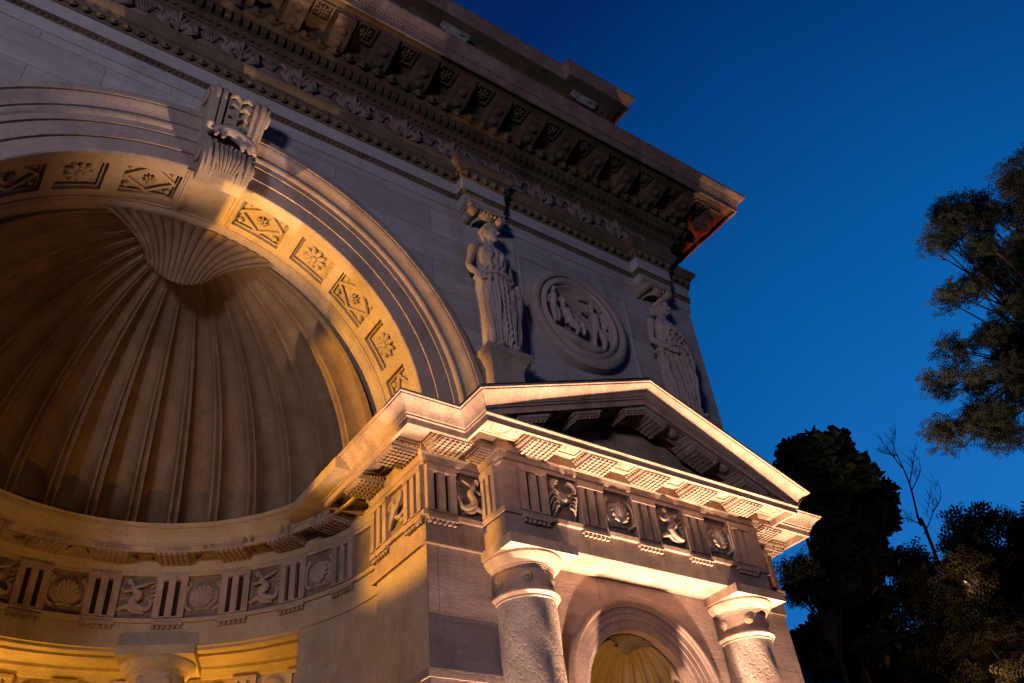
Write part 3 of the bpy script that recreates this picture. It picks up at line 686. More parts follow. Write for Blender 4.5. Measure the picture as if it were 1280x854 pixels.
REL = {k: Stamp('metope_relief', f, 'relief', None) for k, f in {'shell': m_shell(), 'crab': m_crab(), 'mer': m_merman(), 'mer2': m_merman(-1), 'scroll': m_scroll()}.items()}
RZ = ZF0+FH/2-.01
def tri(x, y, rz, ent_fr, ent_ar, ent_co, mut=True):
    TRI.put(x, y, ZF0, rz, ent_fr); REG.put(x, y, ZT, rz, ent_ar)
    if mut: MUT.put(x, y, ZS+.10, rz, ent_co)
# portico front: five triglyphs, four metopes
po_a = [o for o in B.children if o.name.startswith('portico_architrave')][0]
pi_a = archo
step = (PX1-PX0-TW-.60)/4
tx = [PX0+.02+TW/2+.28+step*k for k in range(5)]
for k, x in enumerate(tx):
    tri(x, EY, 0, fr2, po_a, co2)
    if k < 4:
        REL[['crab', 'shell', 'mer', 'shell'][k]].put(x+step/2, EY, RZ, 0, fr2)
        BOS.put(x+step/2, EY, ZS+.10, 0, co2)
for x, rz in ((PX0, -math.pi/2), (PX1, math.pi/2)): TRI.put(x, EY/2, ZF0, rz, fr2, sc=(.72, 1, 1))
for xa, xb in ((PX0-.005, tx[0]-TW/2-.03), (tx[4]+TW/2+.03, PX1+.005)): MB().box(xa, xb, EY-.045, EY+.1, ZF0+.005, ZF1-.003).build('frieze_corner', 'portico', fr2)
# right and left block fronts
tri(XP+TW/2, 0, 0, fr1, pi_a, co1); REL['mer2'].put(6.77, 0, RZ, 0, fr1, sc=(.8, 1, 1))
MUT.put(6.80, 0, ZS+.10, 0, co1, sc=(.42, 1, 1))
tri(13.62, 0, 0, fr3, pi_a, co3); 
oc = cl.build('soffit_boss', 'portico', co2); oc.location = (6.98, EY, ZS+.098)
oc = oc.copy(); COL.objects.link(oc); oc.location = (PX1+.1, EY, ZS+.098)
# pier side, facing into the niche
tri(XP, TW/2, -math.pi/2, fr1, pi_a, co1)
REL['scroll'].put(XP, TW+.30, RZ, -math.pi/2, fr1, sc=(.9, 1, 1)); tri(XP, 1.65-TW/2, -math.pi/2, fr1, pi_a, co1)
BOS.put(XP, TW+.30, ZS+.10, -math.pi/2, co1)
# bare right side of the block
for y in (.3, 1.6, 2.9): tri(XB, y, math.pi/2, fr3, pi_a, co3)

fi = MB(); fi.box(5.0, 7.2, 1.2, 3.2, ZS+.106, ZC-.08); fi.build('pier_core', 'warm', B)
# --- curved entablature of the niche
AR = [R_(a) for a in np.linspace(180, 0, 73)]
cp = [(NC[0]+NR*math.cos(a), NC[1]+NR*math.sin(a)) for a in AR]
ca = sweep(cp, [(-.56, ZA+.0), (-.52, ZA-.06), (-.42, ZA-.06), (-.40, ZA-.02), (-.27, ZA-.02), (-.25, ZA-.06), (-.10, ZA-.06), (-.08, ZA-.02), (0, ZA-.02), (.0, ZT), (.055, ZT), (.06, ZF0-.01), (0, ZF0), (-.1, ZF0)], cap=False)
ca.grid([[(NC[0]+(NR+.56)*math.cos(a), NC[1]+(NR+.56)*math.sin(a), z) for z in (ZA+.0, ZF1)] for a in AR])
cao = ca.build('curved_architrave', 'warm', B, ang=.5)
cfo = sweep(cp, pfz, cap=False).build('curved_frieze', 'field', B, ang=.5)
cpr = [(a*.86, z-.007) for a, z in pbed+psima[1:-1]]+[(.80, ZC+.03), (.70, ZC+.05), (-.2, ZC+.05)]
cco = sweep(cp, cpr, cap=False).build('curved_cornice', 'warm', B, ang=.5)
da = 16.35
for k in range(-5, 6):
    a = R_(90+8.17+da*k)
    if R_(8) < a < R_(172):
        x, y = NC[0]+NR*math.cos(a), NC[1]+NR*math.sin(a); rz = a-math.pi/2
        tri(x, y, rz, cfo, cao, cco)
    a = R_(90+da*k)
    if R_(10) < a < R_(170):
        x, y = NC[0]+NR*math.cos(a), NC[1]+NR*math.sin(a); rz = a-math.pi/2
        REL[['shell', 'mer'][(k+100) % 2]].put(x, y, RZ, rz, cfo, sc=(1.02, 1, 1)); BOS.put(x, y, ZS+.093, rz, cco, sc=(.8, .86, 1))

# --- solid parts below: piers, curved wall with its screen of two columns, gallery behind
pr_ = MB()
def arcwall(mb, a0, a1, r0, r1, z0, z1, n=20):
    A = np.linspace(R_(a0), R_(a1), n); P = lambda r, a, z: (NC[0]+r*math.cos(a), NC[1]+r*math.sin(a), z)
    mb.grid([[P(r0, a, z0), P(r0, a, z1)] for a in A]); mb.grid([[P(r1, a, z1), P(r1, a, z0)] for a in A])
    for a in (A[0], A[-1]): mb.add([P(r0, a, z0), P(r1, a, z0), P(r1, a, z1), P(r0, a, z1)], [(0, 1, 2, 3)])
# pier, set back slightly under its architrave, with a fillet band
for sg, x0, x1 in ((1, XP+.03, PX0+.3), (-1, XBL+.03, XL-.03)):
    p = MB(); p.box(x0, x1, .03, 1.62, 5.42, ZA+.05); p.box(x0-.09, x1, -.06, 1.66, 5.30, 5.42); p.box(x0-.05, x1, -.03, 1.64, 5.18, 5.30); p.box(x0, x1, .03, 1.62, 0, 5.18)
    p.build('pier', 'trav' if sg > 0 else 'warm', B)
ps = MB(); ps.add([(XP+.02, .034, 5.43), (XP+.02, 1.6, 5.43), (XP+.02, 1.6, ZA), (XP+.02, .034, ZA)], [(0, 1, 2, 3)]); ps.build('pier_flank', 'warm', B)
arcwall(pr_, -2, 31, NR+.03, NR+.75, 0, ZA); pr_.build('curved_wall', 'warm', B, ang=.5)
pr_ = MB(); arcwall(pr_, 149, 182, NR+.03, NR+.75, 0, ZA); pr_.build('curved_wall', 'warm', B, ang=.5)
# fillet line round pier and wall
sweep(lp, [(-.05, ZA-.03), (.035, ZA-.03), (.035, ZA+.01), (-.05, ZA+.01)], 0, 3).build('neck_fillet', 'portico', B)
lw = MB()
lw.add([(PX0+.25, .035, 0), (7.7, .035, 0), (7.7, .035, ZA+.02), (PX0+.25, .035, ZA+.02)], [(0, 1, 2, 3)])
NX, NZ, NRo = 10.03, 5.32, 1.66
hw_ = holed(7.6, 12.6, 0, ZA+.1, NX, NZ, NRo, y=.035, n=40); lw.merge(hw_); lw.box(8.8, 11.35, -.52, 1.5, 0, 3.3)
lw.box(12.6, XB-.03, .035, 8, 0, ZA+.05)
lw.build('portico_wall', 'trav', B)
sweep([(PX1, .03), (XB, .03), (XB, 8)], [(-.1, ZA-.03), (.0, ZA-.03), (.0, ZA+.01), (-.1, ZA+.01)]).build('neck_fillet', 'portico', B)
# architrave soffit of the portico
so = MB(); so.box(PX0+.01, PX1-.01, EY+.01, .06, ZA-.004, ZA+.2); so.build('portico_soffit', 'portico', B)

# --- small niche in the portico wall
nm = arch_sweep(NX, NZ, [(NRo+.06, .04), (NRo+.06, -.03), (NRo, -.05), (NRo-.05, -.05), (NRo-.07, -.01), (NRo-.09, .0), (NRo-.10, .04), (NRo-.20, .048), (NRo-.21, .066), (NRo-.30, .070), (NRo-.31, .088), (NRo-.40, .092), (NRo-.42, .11), (NRo-.47, .12), (NRo-.47, .55)], n=56)
for sg in (-1, 1):
    nm.grid([[(NX+sg*r, y, z) for r, y in [(NRo+.06, .04), (NRo+.06, -.03), (NRo, -.05), (NRo-.05, -.05), (NRo-.07, -.01), (NRo-.10, .04), (NRo-.20, .048), (NRo-.21, .066), (NRo-.30, .070), (NRo-.31, .088), (NRo-.40, .092), (NRo-.42, .11), (NRo-.47, .12), (NRo-.47, .55)]] for z in (3.2, NZ)])
nmo = nm.build('niche_moulding', 'nichetrim', B, ang=.6)
ns = shell_dome(NX, .30, NZ-.05, NRo-.46, 1.05, NRo-.47, 13, 0, R_(89), 30, .055, per=8)
ns.grid([[(NX+(NRo-.44)*math.cos(t), .30+1.05*math.sin(t), z) for z in (3.3, NZ)] for t in np.linspace(0, math.pi, 40)])
nso = ns.build('niche_shell', 'niche', nmo, ang=.9)
G = []
for v in np.linspace(0, 1, 10):
    row = []
    for u in np.linspace(-1, 1, 91):
        a = 26*u; xb, zb = (NRo-.48)*math.sin(R_(a)), NZ+(NRo-.48)*math.cos(R_(a)); xa, za = .12*u, NZ+.90+.06*u*u
        s = math.sin(v*math.pi/2); d = (.008+.012*v)*abs(math.sin(u*math.pi*6.5))
        row.append((NX+xa+(xb-xa)*v**1.4, .46+(.28-.46)*v-d, za+(zb-za)*s-d))
    G.append(row)
G.insert(0, [(p[0], p[1]+.15, p[2]+.12) for p in G[0]])
MB().grid(G).build('niche_shell_hinge', 'niche', nmo, ang=1)

# --- columns
def column(cx, cy, rz, mat_s, mat_c, zt=ZA):
    c = empty('column', (cx, cy, 0)); c.rotation_euler.z = rz; c.parent = B
    f = lambda z: z+(zt-7.29)
    MB().box(-.64, .64, -.64, .62, f(7.13), f(7.288)).build('abacus', mat_c, c)
    MB().lathe((0, 0, 0), [(.30, f(7.13)), (.625, f(7.13)), (.63, f(7.09)), (.60, f(7.03)), (.55, f(6.98)), (.52, f(6.96)), (.52, f(6.945)), (.495, f(6.94)), (.495, f(6.925)), (.475, f(6.92)), (.475, f(6.905)), (.46, f(6.90)), (.455, f(6.62)), (.48, f(6.60)), (.48, f(6.58)),
                                (.50, f(6.575)), (.535, f(6.54)), (.535, f(6.52)), (.50, f(6.485)), (.485, f(6.48)), (.485, f(6.45)), (.47, f(6.44)), (.3, f(6.44))], 48).build('capital', mat_c, c, ang=.5)
    n = 64; hs = np.linspace(.35, f(6.45), 60)
    G = []
    for t in range(n):
        a = 2*math.pi*t/n; row = []
        for z in hs:
            r = .462+.085*(1-(z/6.5))**1.0
            r += .012*math.sin(5*a+z*3.1)*math.sin(z*4.3+a) if mat_s == 'shaft' else 0
            row.append((r*math.cos(a), r*math.sin(a), z))
        G.append(row)
    MB().grid(G, cu=True).build('shaft', mat_s, c, ang=1)
    MB().lathe((0, 0, 0), [(.75, 0), (.75, .2), (.70, .25), (.70, .3), (.6, .36), (.5, .38)], 40).build('base', mat_c, c, ang=.5)
    for k in range(6):
        a = R_(-90+30+60*k); rm = MB(); rm.ell((0, 0, 0), (.088, .035, .088), 14, 8); rm.ell((0, -.03, 0), (.03, .025, .03), 8, 6)
        if 'ros' not in column.__dict__: column.ros = to_mesh(rm, 'necking_rosette')
        o = mkobj('necking_rosette', column.ros, mat_c, c); o.location = (.46*math.cos(a), .46*math.sin(a), f(6.76)); o.rotation_euler.z = a+math.pi/2
    return c
column(7.59, -.13, 0, 'shaft', 'portico'); column(12.42, -.13, 0, 'shaft', 'portico')
for a in (R_(66.5), R_(113.5)):
    column(NC[0]+(NR+.36)*math.cos(a), NC[1]+(NR+.36)*math.sin(a), a-math.pi/2, 'warm', 'warm', ZA-.06)

# --- gallery behind the screen: wall with its own band of triglyphs
GR = NR+1.75
gp = [(NC[0]+GR*math.cos(a), NC[1]+GR*math.sin(a)) for a in AR]
gw = sweep(gp, [(0, 0), (0, 6.45), (.05, 6.45), (.05, 6.6), (.0, 6.62), (.0, 7.25), (.05, 7.26), (.08, 7.34), (.14, 7.4), (.14, 7.48), (-.1, 7.5)], cap=False)
gwo = gw.build('gallery_wall', 'warm', B, ang=.5)
gc = MB(); gc.grid([[(NC[0]+r*math.cos(a), NC[1]+r*math.sin(a), 7.46) for r in (NR+.6, GR+.1)] for a in AR]); gc.build('gallery_ceiling', 'warm', B)
disc = MB(); disc.ell((0, -.01, 0), (.25, .06, .25), 20, 8); disc.ell((0, -.05, 0), (.1, .05, .1), 12, 6)
DSC = Stamp('gallery_shield', disc, 'warm', gwo); GTR = Stamp('gallery_triglyph', tg, 'warm', gwo)
for k in range(-6, 7):
    a = R_(90+5+10.6*k); GTR.put(NC[0]+GR*math.cos(a), NC[1]+GR*math.sin(a), 6.63, a-math.pi/2, sc=(.85, 1, .78))
    a = R_(90-.3+10.6*k); DSC.put(NC[0]+GR*math.cos(a), NC[1]+GR*math.sin(a), 6.94, a-math.pi/2)

# --- pediment of the portico
AXP = (PX0+PX1)/2; SL = .372
pd = MB()
rprof = pbed[6:]+psima[1:]
rk = [(q, z) for q, z in [(-.05, ZS+.13), (.20, ZS+.13), (.24, ZS+.10), (.24, ZS), (.62, ZS), (.62, ZS-.035), (.645, ZS-.035), (.65, ZS+.07)]+psima[1:-1]+[(-.7, ZC+.05)]]
for sg, xc in ((1, PX0), (-1, PX1)):
    G = []
    for end in (0, 1):
        row = []
        for q, z in rk:
            xs_ = xc-sg*max(q, -.02)
            x = xs_ if end == 0 else AXP
            row.append((x, EY-q, z+SL*abs(x-(xc-sg*.9))))
        G.append(row)
    pd.grid(G)
pdo = pd.build('raking_cornice', 'portico', B, ang=.5)
tp = MB(); ht = SL*(AXP-PX0+.9)
tp.add([(PX0-.1, EY+.03, ZS+.1), (PX1+.1, EY+.03, ZS+.1), (AXP, EY+.03, ZS+.2+ht)], [(0, 1, 2)]); tp.build('tympanum', 'portico', B)
def sheared(src, x, side):
    m = MB(); m.f = src.f; m.v = [(a, b, c+side*SL*a) for a, b, c in src.v]
    return m
for side in (1, -1):
    ml = Stamp('mutule', sheared(mu, 0, side), 'portico', pdo); bl = Stamp('soffit_boss', sheared(cf, 0, side), 'portico', pdo)
    for k in range(3):
        dx = 2.62-step*k; x = AXP-side*dx; z = ZS+SL*(AXP-PX0+.9-dx)
        ml.put(x, EY, z, 0)
        if k < 2: bl.put(x+side*step/2, EY, z+SL*step/2, 0)
# lead roof of the pediment and of the blocks
rf = MB(); zt = ZC+.05+SL*(AXP-PX0+.9)
rf.add([(PX0-.88, EY-.88, ZC+.045), (AXP, EY-.88, zt), (AXP, .02, zt), (PX0-.88, .02, ZC+.045), (PX1+.88, EY-.88, ZC+.045), (PX1+.88, .02, ZC+.045)], [(0, 1, 2, 3), (1, 4, 5, 2)])
rf.build('portico_roof', 'trim', B)

# ------------------------------------------------------------------ caryatids
def caryatid(x, pose, label):
    H = 3.42; h = H/7.6; m = MB(); E = lambda c, r, rot=None: m.ell([q*h for q in c], [q*h for q in r], 16, 12, rot)
    T = lambda p, r, sub=4: m.tube([[q*h for q in a] for a in p], [q*h for q in r], 12, sub)
    f = -1 if pose == 1 else 1
    # trunk and gown: stacked ovals
    tab = [(.15, .78, .60, 0, .05), (.5, .74, .58, 0, 0), (1.2, .70, .56, .02, -.02), (2.0, .72, .56, .04, -.06), (2.8, .78, .58, .05, -.04), (3.5, .84, .60, .06, 0), (4.0, .82, .56, .04, 0), (4.5, .66, .47, .0, 0), (4.9, .66, .48, -.02, -.02),
           (5.4, .76, .54, -.04, -.06), (5.75, .80, .50, -.04, -.02), (6.05, .68, .38, -.02, 0), (6.25, .35, .28, 0, 0)]
    G = []
    for z, rx, ry, cx, cy in tab: G.append([((cx*f+rx*math.cos(t))*h, (cy+ry*math.sin(t))*h, z*h) for t in np.linspace(0, 2*math.pi, 28, endpoint=False)])
    k0 = len(m.v); m.grid(G, cv=True); n = 28; m.f.append(tuple(k0+i for i in range(n-1, -1, -1))); m.f.append(tuple(k0+(len(tab)-1)*n+i for i in range(n)))
    # free leg: thigh and knee pushing through the cloth, shin behind
    T([(.32*f, -.1, 3.7), (.38*f, -.46, 2.3), (.36*f, -.34, 1.2), (.40*f, -.32, .3)], [.42, .34, .27, .22])
    T([(-.34*f, -.05, 3.6), (-.36*f, -.28, 2.2), (-.36*f, -.26, .3)], [.42, .34, .26])
    E((.40*f, -.62, .08), (.17, .34, .12)); E((-.38*f, -.55, .08), (.17, .34, .12))
    E((.28, -.44, 5.35), (.25, .22, .24)); E((-.32, -.44, 5.35), (.25, .22, .24))
    # overfold of the gown at hip and girdle
    for z, r, k in ((4.15, .10, 1.08), (4.62, .06, 1.02)):
        T([(k*.84*math.cos(t)*(.80 if z > 4.4 else 1), k*.58*math.sin(t)*(.9 if z > 4.4 else 1), z-.10*math.cos(2*t)) for t in np.linspace(0, 2*math.pi, 22)], [r]*22, 1)
    # cloth drawn up across the body in diagonal folds
    for k in range(7):
        a = k/6
        T([(.74*f, -.20, 4.05-.12*k), (.42*f-.1*a*f, -.56, 3.5-.30*k), (-.25*f, -.52, 2.7-.36*k), (-.74*f, -.22, 1.9-.26*k)], [.05, .085, .08, .04], 6)
    T([(-.80*f, -.15, 3.9), (-.92*f, -.2, 2.6), (-.86*f, -.22, 1.2), (-.95*f, -.15, .5)], [.12, .17, .15, .1])
    T([(-.72*f, -.38, 3.6), (-.80*f, -.38, 2.2), (-.74*f, -.34, .6)], [.08, .1, .08])
    # neck, head, hair
    T([(0, .02, 6.1), (.03, -.03, 6.75)], [.27, .24], 1)
    yaw = .55 if pose == 1 else .75
    Hm = Matrix.Rotation(yaw, 3, 'Z') @ Matrix.Rotation(R_(6), 3, 'X'); hc = Vector((.03, -.06, 7.08))
    def HE(c, r): 
        q = Hm @ Vector(c)+hc; E(tuple(q), r, Hm)
    def HT(p, r, s=3): T([tuple(Hm @ Vector(a)+hc) for a in p], r, s)
    HE((0, 0, .02), (.36, .43, .48)); HE((0, -.17, -.2), (.26, .25, .27)); HE((0, -.34, -.38), (.12, .1, .09))
    HT([(0, -.40, .12), (0, -.50, -.04), (0, -.42, -.08)], [.05, .075, .05])
    HE((.14, -.385, .06), (.07, .05, .035)); HE((-.14, -.385, .06), (.07, .05, .035))
    HT([(-.26, -.33, .15), (-.13, -.41, .17), (0, -.40, .13), (.13, -.41, .17), (.26, -.33, .15)], [.03, .045, .03, .045, .03])
    HT([(-.11, -.38, -.21), (0, -.42, -.19), (.11, -.38, -.21)], [.02, .035, .02]); HT([(-.09, -.37, -.26), (0, -.41, -.275), (.09, -.37, -.26)], [.02, .035, .02])
    HE((.36, .0, -.02), (.06, .1, .12)); HE((-.36, .0, -.02), (.06, .1, .12))
    for k in range(9):
        t = -1.7+k*.425; HT([(.12*math.sin(t), -.20, .46), (.36*math.sin(t), -.18*math.cos(t)-.12, .36), (.44*math.sin(t), .05, .12), (.36*math.sin(t), .34, -.1)], [.07, .10, .12, .1])
    HE((0, .36, -.12), (.3, .24, .28)); HT([(.26, .2, -.2), (.3, .05, -.7), (.28, -.1, -1.0)], [.1, .09, .05]); HT([(-.26, .2, -.2), (-.3, .05, -.7), (-.28, -.1, -1.0)], [.1, .09, .05])
    # arms with fingers
    def arm(sh, el, wr, hd, curl):
        sh, el, wr, hd = map(Vector, (sh, el, wr, hd)); E(sh, (.26, .25, .25)); T([sh, el], [.235, .17], 1); T([el, (el+wr)/2, wr], [.18, .165, .105], 3)
        d = (hd-wr).normalized(); sd = d.cross(Vector(curl)).normalized(); cu = Vector(curl)
        T([wr, wr+d*.32], [.11, .14], 1)
        for q in range(4):
            b = wr+d*.36+sd*(.085*(q-1.5)); L = (.26, .31, .29, .22)[q]
            T([b, b+d*L*.5+cu*.03, b+d*L*.85+cu*.13], [.05, .045, .035], 2)
        b = wr+d*.12+sd*-.13; T([b, b+d*.16-sd*.08+cu*.05, b+d*.3-sd*.05+cu*.12], [.05, .045, .035], 2)
    if pose == 1:
        arm((-.88, .0, 5.85), (-1.18, .12, 4.75), (-.92, -.32, 4.05), (-.62, -.62, 3.8), (.3, .6, -.3))
        arm((.84, .0, 5.85), (1.10, .14, 4.75), (1.05, -.22, 3.75), (1.02, -.42, 3.3), (-.5, .5, 0))
        T([(.95, -.42, 3.9), (1.12, -.36, 3.2), (1.0, -.3, 2.4)], [.12, .16, .08])
    else:
        arm((-.88, .0, 5.85), (-1.12, .05, 4.7), (-.70, -.55, 3.9), (-.2, -.75, 3.75), (.2, .6, -.3))
        arm((.86, .0, 5.85), (1.05, -.18, 4.95), (.30, -.66, 5.0), (-.1, -.72, 5.2), (.1, .6, -.2))
        T([(1.0, -.2, 4.9), (1.1, -.28, 4.0), (1.02, -.3, 3.0)], [.15, .17, .08])
    E((0, -.1, -.0), (.95, .62, .09))
    def fold(co, no):
        z = co[:, 2]/h; a = np.arctan2(co[:, 1], co[:, 0]); x = co[:, 0]/h
        low = np.clip((4.3-z)/.5, 0, 1)*np.clip((z-.15)/.2, 0, 1); mid = np.clip((z-4.2)/.2, 0, 1)*np.clip((5.9-z)/.2, 0, 1)*(np.abs(x) < .74)
        d = low*.085*((1-np.abs(np.sin(a*7.5+z*f*.55+.5*np.sin(z*1.1+a)))) ** 1.6-.35)+low*.035*(1-np.abs(np.sin(a*19-z*f*.8)))+mid*.06*((1-np.abs(np.sin(x*11+.4*np.sin(z*4))))-.4)
        return co+no*(d*h)[:, None]
    me = remesh(m, .017, 1, fold)
    o = mkobj('caryatid_statue', me, 'statue'); o.location = (x, -.30, 11.075)
    tag(o, label, 'statue', 'caryatids on the wall')
    return o
caryatid(7.48, 1, 'draped stone caryatid with both arms lowered, standing on a pedestal beside the great arch')
caryatid(12.28, 2, 'draped stone caryatid with one arm across her chest, behind the pediment near the wall corner')

exec_trees = True
# ------------------------------------------------------------------ unseen lamp, with a plate added to keep its light off the cornice
fl = empty('unseen_floodlight', (-2.3, -.17, 7.3)); tag(fl, 'unseen small black lamp with an added plate blocking its light, fixed to the wall left of the arch', 'unseen_floodlight')
h_ = MB(); h_.box(-.40, -.14, -.12, .07, -.16, .12); h_.box(-.14, -.02, -.05, .05, -.16, -.10); h_.build('housing', 'roof', fl, 0)
h_ = MB(); h_.box(-.14, 1.0, -.032, -.024, -.30, 1.5); h_.build('light_blocker', 'roof', fl, 0)
# ------------------------------------------------------------------ trees
def leaves(centers, n, size, seed, feather=False, droop=0.):
    """small leaf faces through the volume of each clump (x, y, z, radius)"""
    r = np.random.default_rng(seed); C = np.array(centers); wts = C[:, 3]**2; wts /= wts.sum()
    idx = r.choice(len(C), n, p=wts)
    d = r.normal(size=(n, 3)); d /= np.linalg.norm(d, axis=1)[:, None]
    rad = C[idx, 3]*(r.random(n)**.45)*np.clip(1+.12*r.normal(size=n), .7, 1.2)
    P = C[idx, :3]+d*rad[:, None]*np.array([1, 1, .8])
    V = []; Fc = []
    if not feather:
        ax = r.normal(size=(n, 3)); ax /= np.linalg.norm(ax, axis=1)[:, None]; ay = np.cross(ax, r.normal(size=(n, 3))); ay /= np.linalg.norm(ay, axis=1)[:, None]
        s = size*(.6+.8*r.random(n))[:, None]
        Q = np.stack([P-ax*s, P+ay*s*.5-ax*s*.1, P+ax*s*.8, P-ay*s*.5-ax*s*.1], 1); V = Q.reshape(-1, 3); Fc = np.arange(4*n).reshape(-1, 4)
    else:
        k = 5; allq = []
        ax = r.normal(size=(n, 3)); ax[:, 2] = ax[:, 2]*.5-droop; ax /= np.linalg.norm(ax, axis=1)[:, None]; ay = np.cross(ax, r.normal(size=(n, 3))); ay /= np.linalg.norm(ay, axis=1)[:, None]
        s = size*(.7+.6*r.random(n))[:, None]
        for i in range(k):
            for sd in (-1, 1):
                b = P+ax*s*(i/k*2-1); t = (ay*sd+ax*.45)*s*.42; wv = ax*s*.13
                allq.append(np.stack([b, b+t*.5+wv, b+t, b+t*.5-wv], 1))
        V = np.concatenate(allq, 0).reshape(-1, 3); Fc = np.arange(len(V)).reshape(-1, 4)
    return V, Fc
def fast(name, V, Fc, mat, parent):
    me = bpy.data.meshes.new(name); V = np.asarray(V, dtype=np.float32); Fc = np.asarray(Fc, dtype=np.int32)
    me.vertices.add(len(V)); me.vertices.foreach_set('co', V.ravel()); me.loops.add(Fc.size); me.loops.foreach_set('vertex_index', Fc.ravel())
    me.polygons.add(len(Fc)); me.polygons.foreach_set('loop_start', np.arange(0, Fc.size, 4, dtype=np.int32)); me.update(calc_edges=True); me.validate()
    return mkobj(name, me, mat, parent, 0)
def tree(name, label, base, trunk_top, clumps, n, size, mat, seed, feather=False, tr=.25, droop=0, group=None):
    """base: foot on the ground; trunk_top: where the limbs part; clumps: (px, py, distance, radius)"""
    root = empty(name, base); tag(root, label, 'tree', group)
    C = [(*at(a, b, d), r) for a, b, d, r in clumps]; b = Vector(base); t = Vector(trunk_top)
    tk = MB(); mid = b.lerp(t, .5)+Vector((.15, .1, 0)); tk.tube([b, mid, t], [tr*1.3, tr, tr*.7], 9, 4)
    rr = random.Random(seed)
    for c in C:
        c0 = Vector(c[:3]); m1 = t.lerp(c0, .5)+Vector((rr.uniform(-.3, .3), rr.uniform(-.3, .3), rr.uniform(0, .4)))
        tk.tube([t.lerp(b, .12*rr.random()), m1, c0], [tr*.45, tr*.2, tr*.07], 6, 4)
        for q in range(4):
            e = c0+Vector((rr.gauss(0, 1), rr.gauss(0, 1), rr.gauss(0, 1))).normalized()*c[3]*1.0; tk.tube([m1.lerp(c0, .8), e], [tr*.08, tr*.025], 4)
    tk.v = [tuple(Vector(q)-b) for q in tk.v]; tk.build('trunk', 'bark', root)
    V, Fc = leaves(C, n, size, seed, feather, droop); V = V-np.array(base)
    fast('crown', V, Fc, mat, root)
    return root
def foot(px, py, d): p = at(px, py, d); return (p.x, p.y, 0)
def clump_cloud(region, n, d, r, seed, dd=1.2):
    """clumps spread inside a rough outline given as picture-side ellipses (px, py, rx, ry)"""
    rr = random.Random(seed); out = []
    tot = sum(q[2]*q[3] for q in region)
    for q in region:
        for _ in range(max(1, round(n*q[2]*q[3]/tot))):
            a = rr.uniform(0, 2*math.pi); s = rr.random()**.5
            out.append((q[0]+q[2]*s*math.cos(a), q[1]+q[3]*s*math.sin(a), d+rr.uniform(-dd, dd), r*rr.uniform(.6, 1.3)))
    return out
D1 = 17
reg = [(1268, 222, 16, 16), (1230, 275, 55, 22), (1168, 300, 20, 16), (1175, 262, 16, 10), (1245, 330, 45, 30), (1210, 365, 22, 12), (1180, 372, 16, 8), (1262, 400, 30, 40), (1235, 420, 20, 20), (1195, 432, 22, 12), (1250, 470, 40, 30),
       (1185, 480, 28, 14), (1235, 520, 34, 20), (1200, 538, 36, 12), (1262, 548, 22, 12), (1330, 330, 60, 110), (1340, 480, 60, 80), (1320, 215, 50, 40)]
tree('locust_tree', 'airy feathery tree hanging in from the right edge, high in the sky', foot(1420, 700, 19), tuple(at(1390, 480, 18)), clump_cloud(reg, 260, D1, .29, 3), 22000, .095, 'leaf2', 11, True, .10, .35)
D2 = 26
reg = [(1035, 582, 50, 28), (1062, 630, 48, 40), (1000, 575, 24, 16), (1092, 650, 20, 26), (1055, 690, 38, 30), (1036, 560, 35, 12), (1015, 615, 26, 22), (1080, 700, 34, 24), (1075, 750, 34, 36), (1040, 800, 34, 40), (1085, 790, 50, 30), (1030, 740, 14, 12)]
tree('magnolia_tree', 'dense black broad-leaved tree rising just behind the right end of the portico', foot(1060, 840, 28), tuple(at(1066, 800, 26)), clump_cloud(reg, 120, D2, .40, 5), 21000, .17, 'leaf', 12, False, .2)
reg = [(1000, 722, 22, 16), (985, 705, 10, 8), (1025, 712, 18, 10), (990, 745, 12, 12), (1012, 700, 10, 8), (1045, 735, 20, 14), (985, 640, 8, 8)]
tree('ash_tree', 'thin loose tree with sky showing through, between the portico column and the dense black crown', foot(1030, 850, 23), tuple(at(1040, 780, 22.5)), clump_cloud(reg, 22, 22, .34, 21, .6), 1100, .17, 'leaf2', 15, True, .07, .3)
D3 = 30
reg = [(1240, 700, 60, 24), (1180, 730, 50, 26), (1260, 750, 60, 60), (1170, 790, 70, 50), (1100, 820, 60, 30), (1265, 655, 22, 12), (1222, 662, 22, 8), (1130, 740, 30, 20), (1240, 830, 70, 40), (1330, 720, 60, 100), (1150, 850, 90, 30), (1320, 850, 60, 60), (1150, 690, 20, 10)]
tree('cedar_tree', 'broad shaggy conifer filling the lower right corner, with a few lamplit sprays', foot(1230, 860, 31), tuple(at(1230, 790, 30)), clump_cloud(reg, 190, D3, .58, 7, 2), 20000, .26, 'leaf2', 13, True, .22)
D4 = 34
bt = empty('bare_sapling', foot(1165, 760, D4)); tag(bt, 'leafless sapling with thin bare twigs against the sky between the dark crowns', 'tree')
tw = MB(); rr = random.Random(5); bb = Vector(foot(1165, 760, D4))
def P4(a, b): return at(a, b, D4)
main = [bb, P4(1168, 690), P4(1150, 655), P4(1137, 605), P4(1118, 562)]
tw.tube(main, [.10, .06, .045, .03, .014], 6, 5)
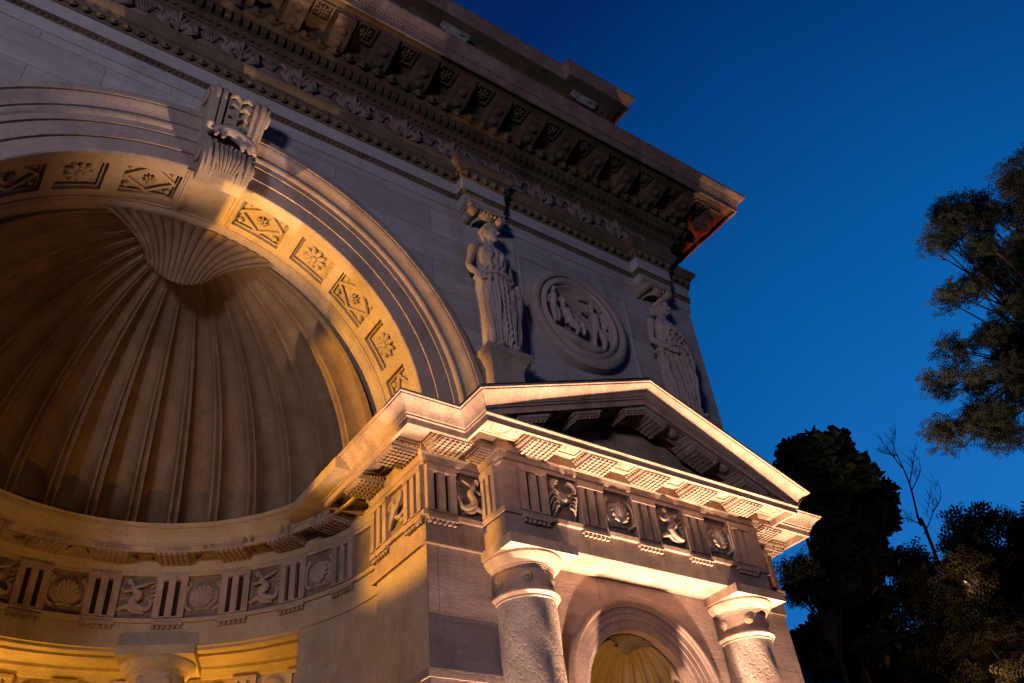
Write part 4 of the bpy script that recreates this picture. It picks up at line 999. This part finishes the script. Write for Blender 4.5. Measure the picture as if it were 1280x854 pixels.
for A in ([(1137, 605), (1142, 575), (1146, 550)], [(1128, 585), (1108, 560), (1098, 545)], [(1118, 562), (1116, 548), (1120, 538)], [(1155, 668), (1166, 640), (1164, 612)], [(1168, 690), (1186, 668), (1205, 664)], [(1168, 690), (1190, 685), (1212, 688)],
          [(1150, 655), (1132, 648), (1120, 650)], [(1122, 570), (1104, 566), (1092, 560)], [(1166, 640), (1176, 622), (1172, 600)], [(1140, 612), (1150, 590), (1148, 570)]):
    pts = [P4(*q) for q in A]; tw.tube(pts, [.024, .014, .005], 5, 4)
    for k in range(14):
        s = pts[rr.randrange(1, 3)].lerp(pts[0], rr.random()*.7); e = s+Vector((rr.uniform(-.4, .4), rr.uniform(-.2, .2), rr.uniform(.1, .6))); tw.tube([s, s.lerp(e, .5)+Vector((rr.uniform(-.06, .06), 0, 0)), e], [.009, .006, .003], 4)
tw.v = [tuple(Vector(q)-bb) for q in tw.v]; tw.build('trunk', 'bark', bt)

# ------------------------------------------------------------------ house roof glimpsed behind the trees
hb = empty('garden_house', (0, 0, 0)); tag(hb, 'dark low house with a sloping roof half hidden below the trees at the portico corner', 'house')
a = at(985, 800, 34); b = at(1075, 735, 40)
ux = Vector((b.x-a.x, b.y-a.y, 0)).normalized(); uy = Vector((-ux.y, ux.x, 0))
L = 16; p0 = Vector((a.x, a.y, 0))-ux*4+uy*0; zt = a.z
hw = MB(); pts = [p0, p0+ux*L, p0+ux*L+uy*8, p0+uy*8]
hw.add([(*p.xy, 0) for p in pts]+[(*p.xy, zt-.3) for p in pts], [(0, 1, 5, 4), (1, 2, 6, 5), (2, 3, 7, 6), (3, 0, 4, 7)])
hw.build('wall', 'plaster', hb)
q = [p0-ux*.5-uy*.5, p0+ux*(L+.5)-uy*.5, p0+ux*(L+.5)+uy*8.5, p0-ux*.5+uy*8.5]; r0 = p0-ux*.5+uy*4; r1 = p0+ux*(L+.5)+uy*4
hr = MB(); hr.add([(*p.xy, zt-.35) for p in q]+[(*r0.xy, zt+1.8), (*r1.xy, zt+1.8)], [(0, 1, 5, 4), (2, 3, 4, 5), (0, 4, 3), (1, 2, 5)])
hr.build('roof', 'roof', hb, ang=0)
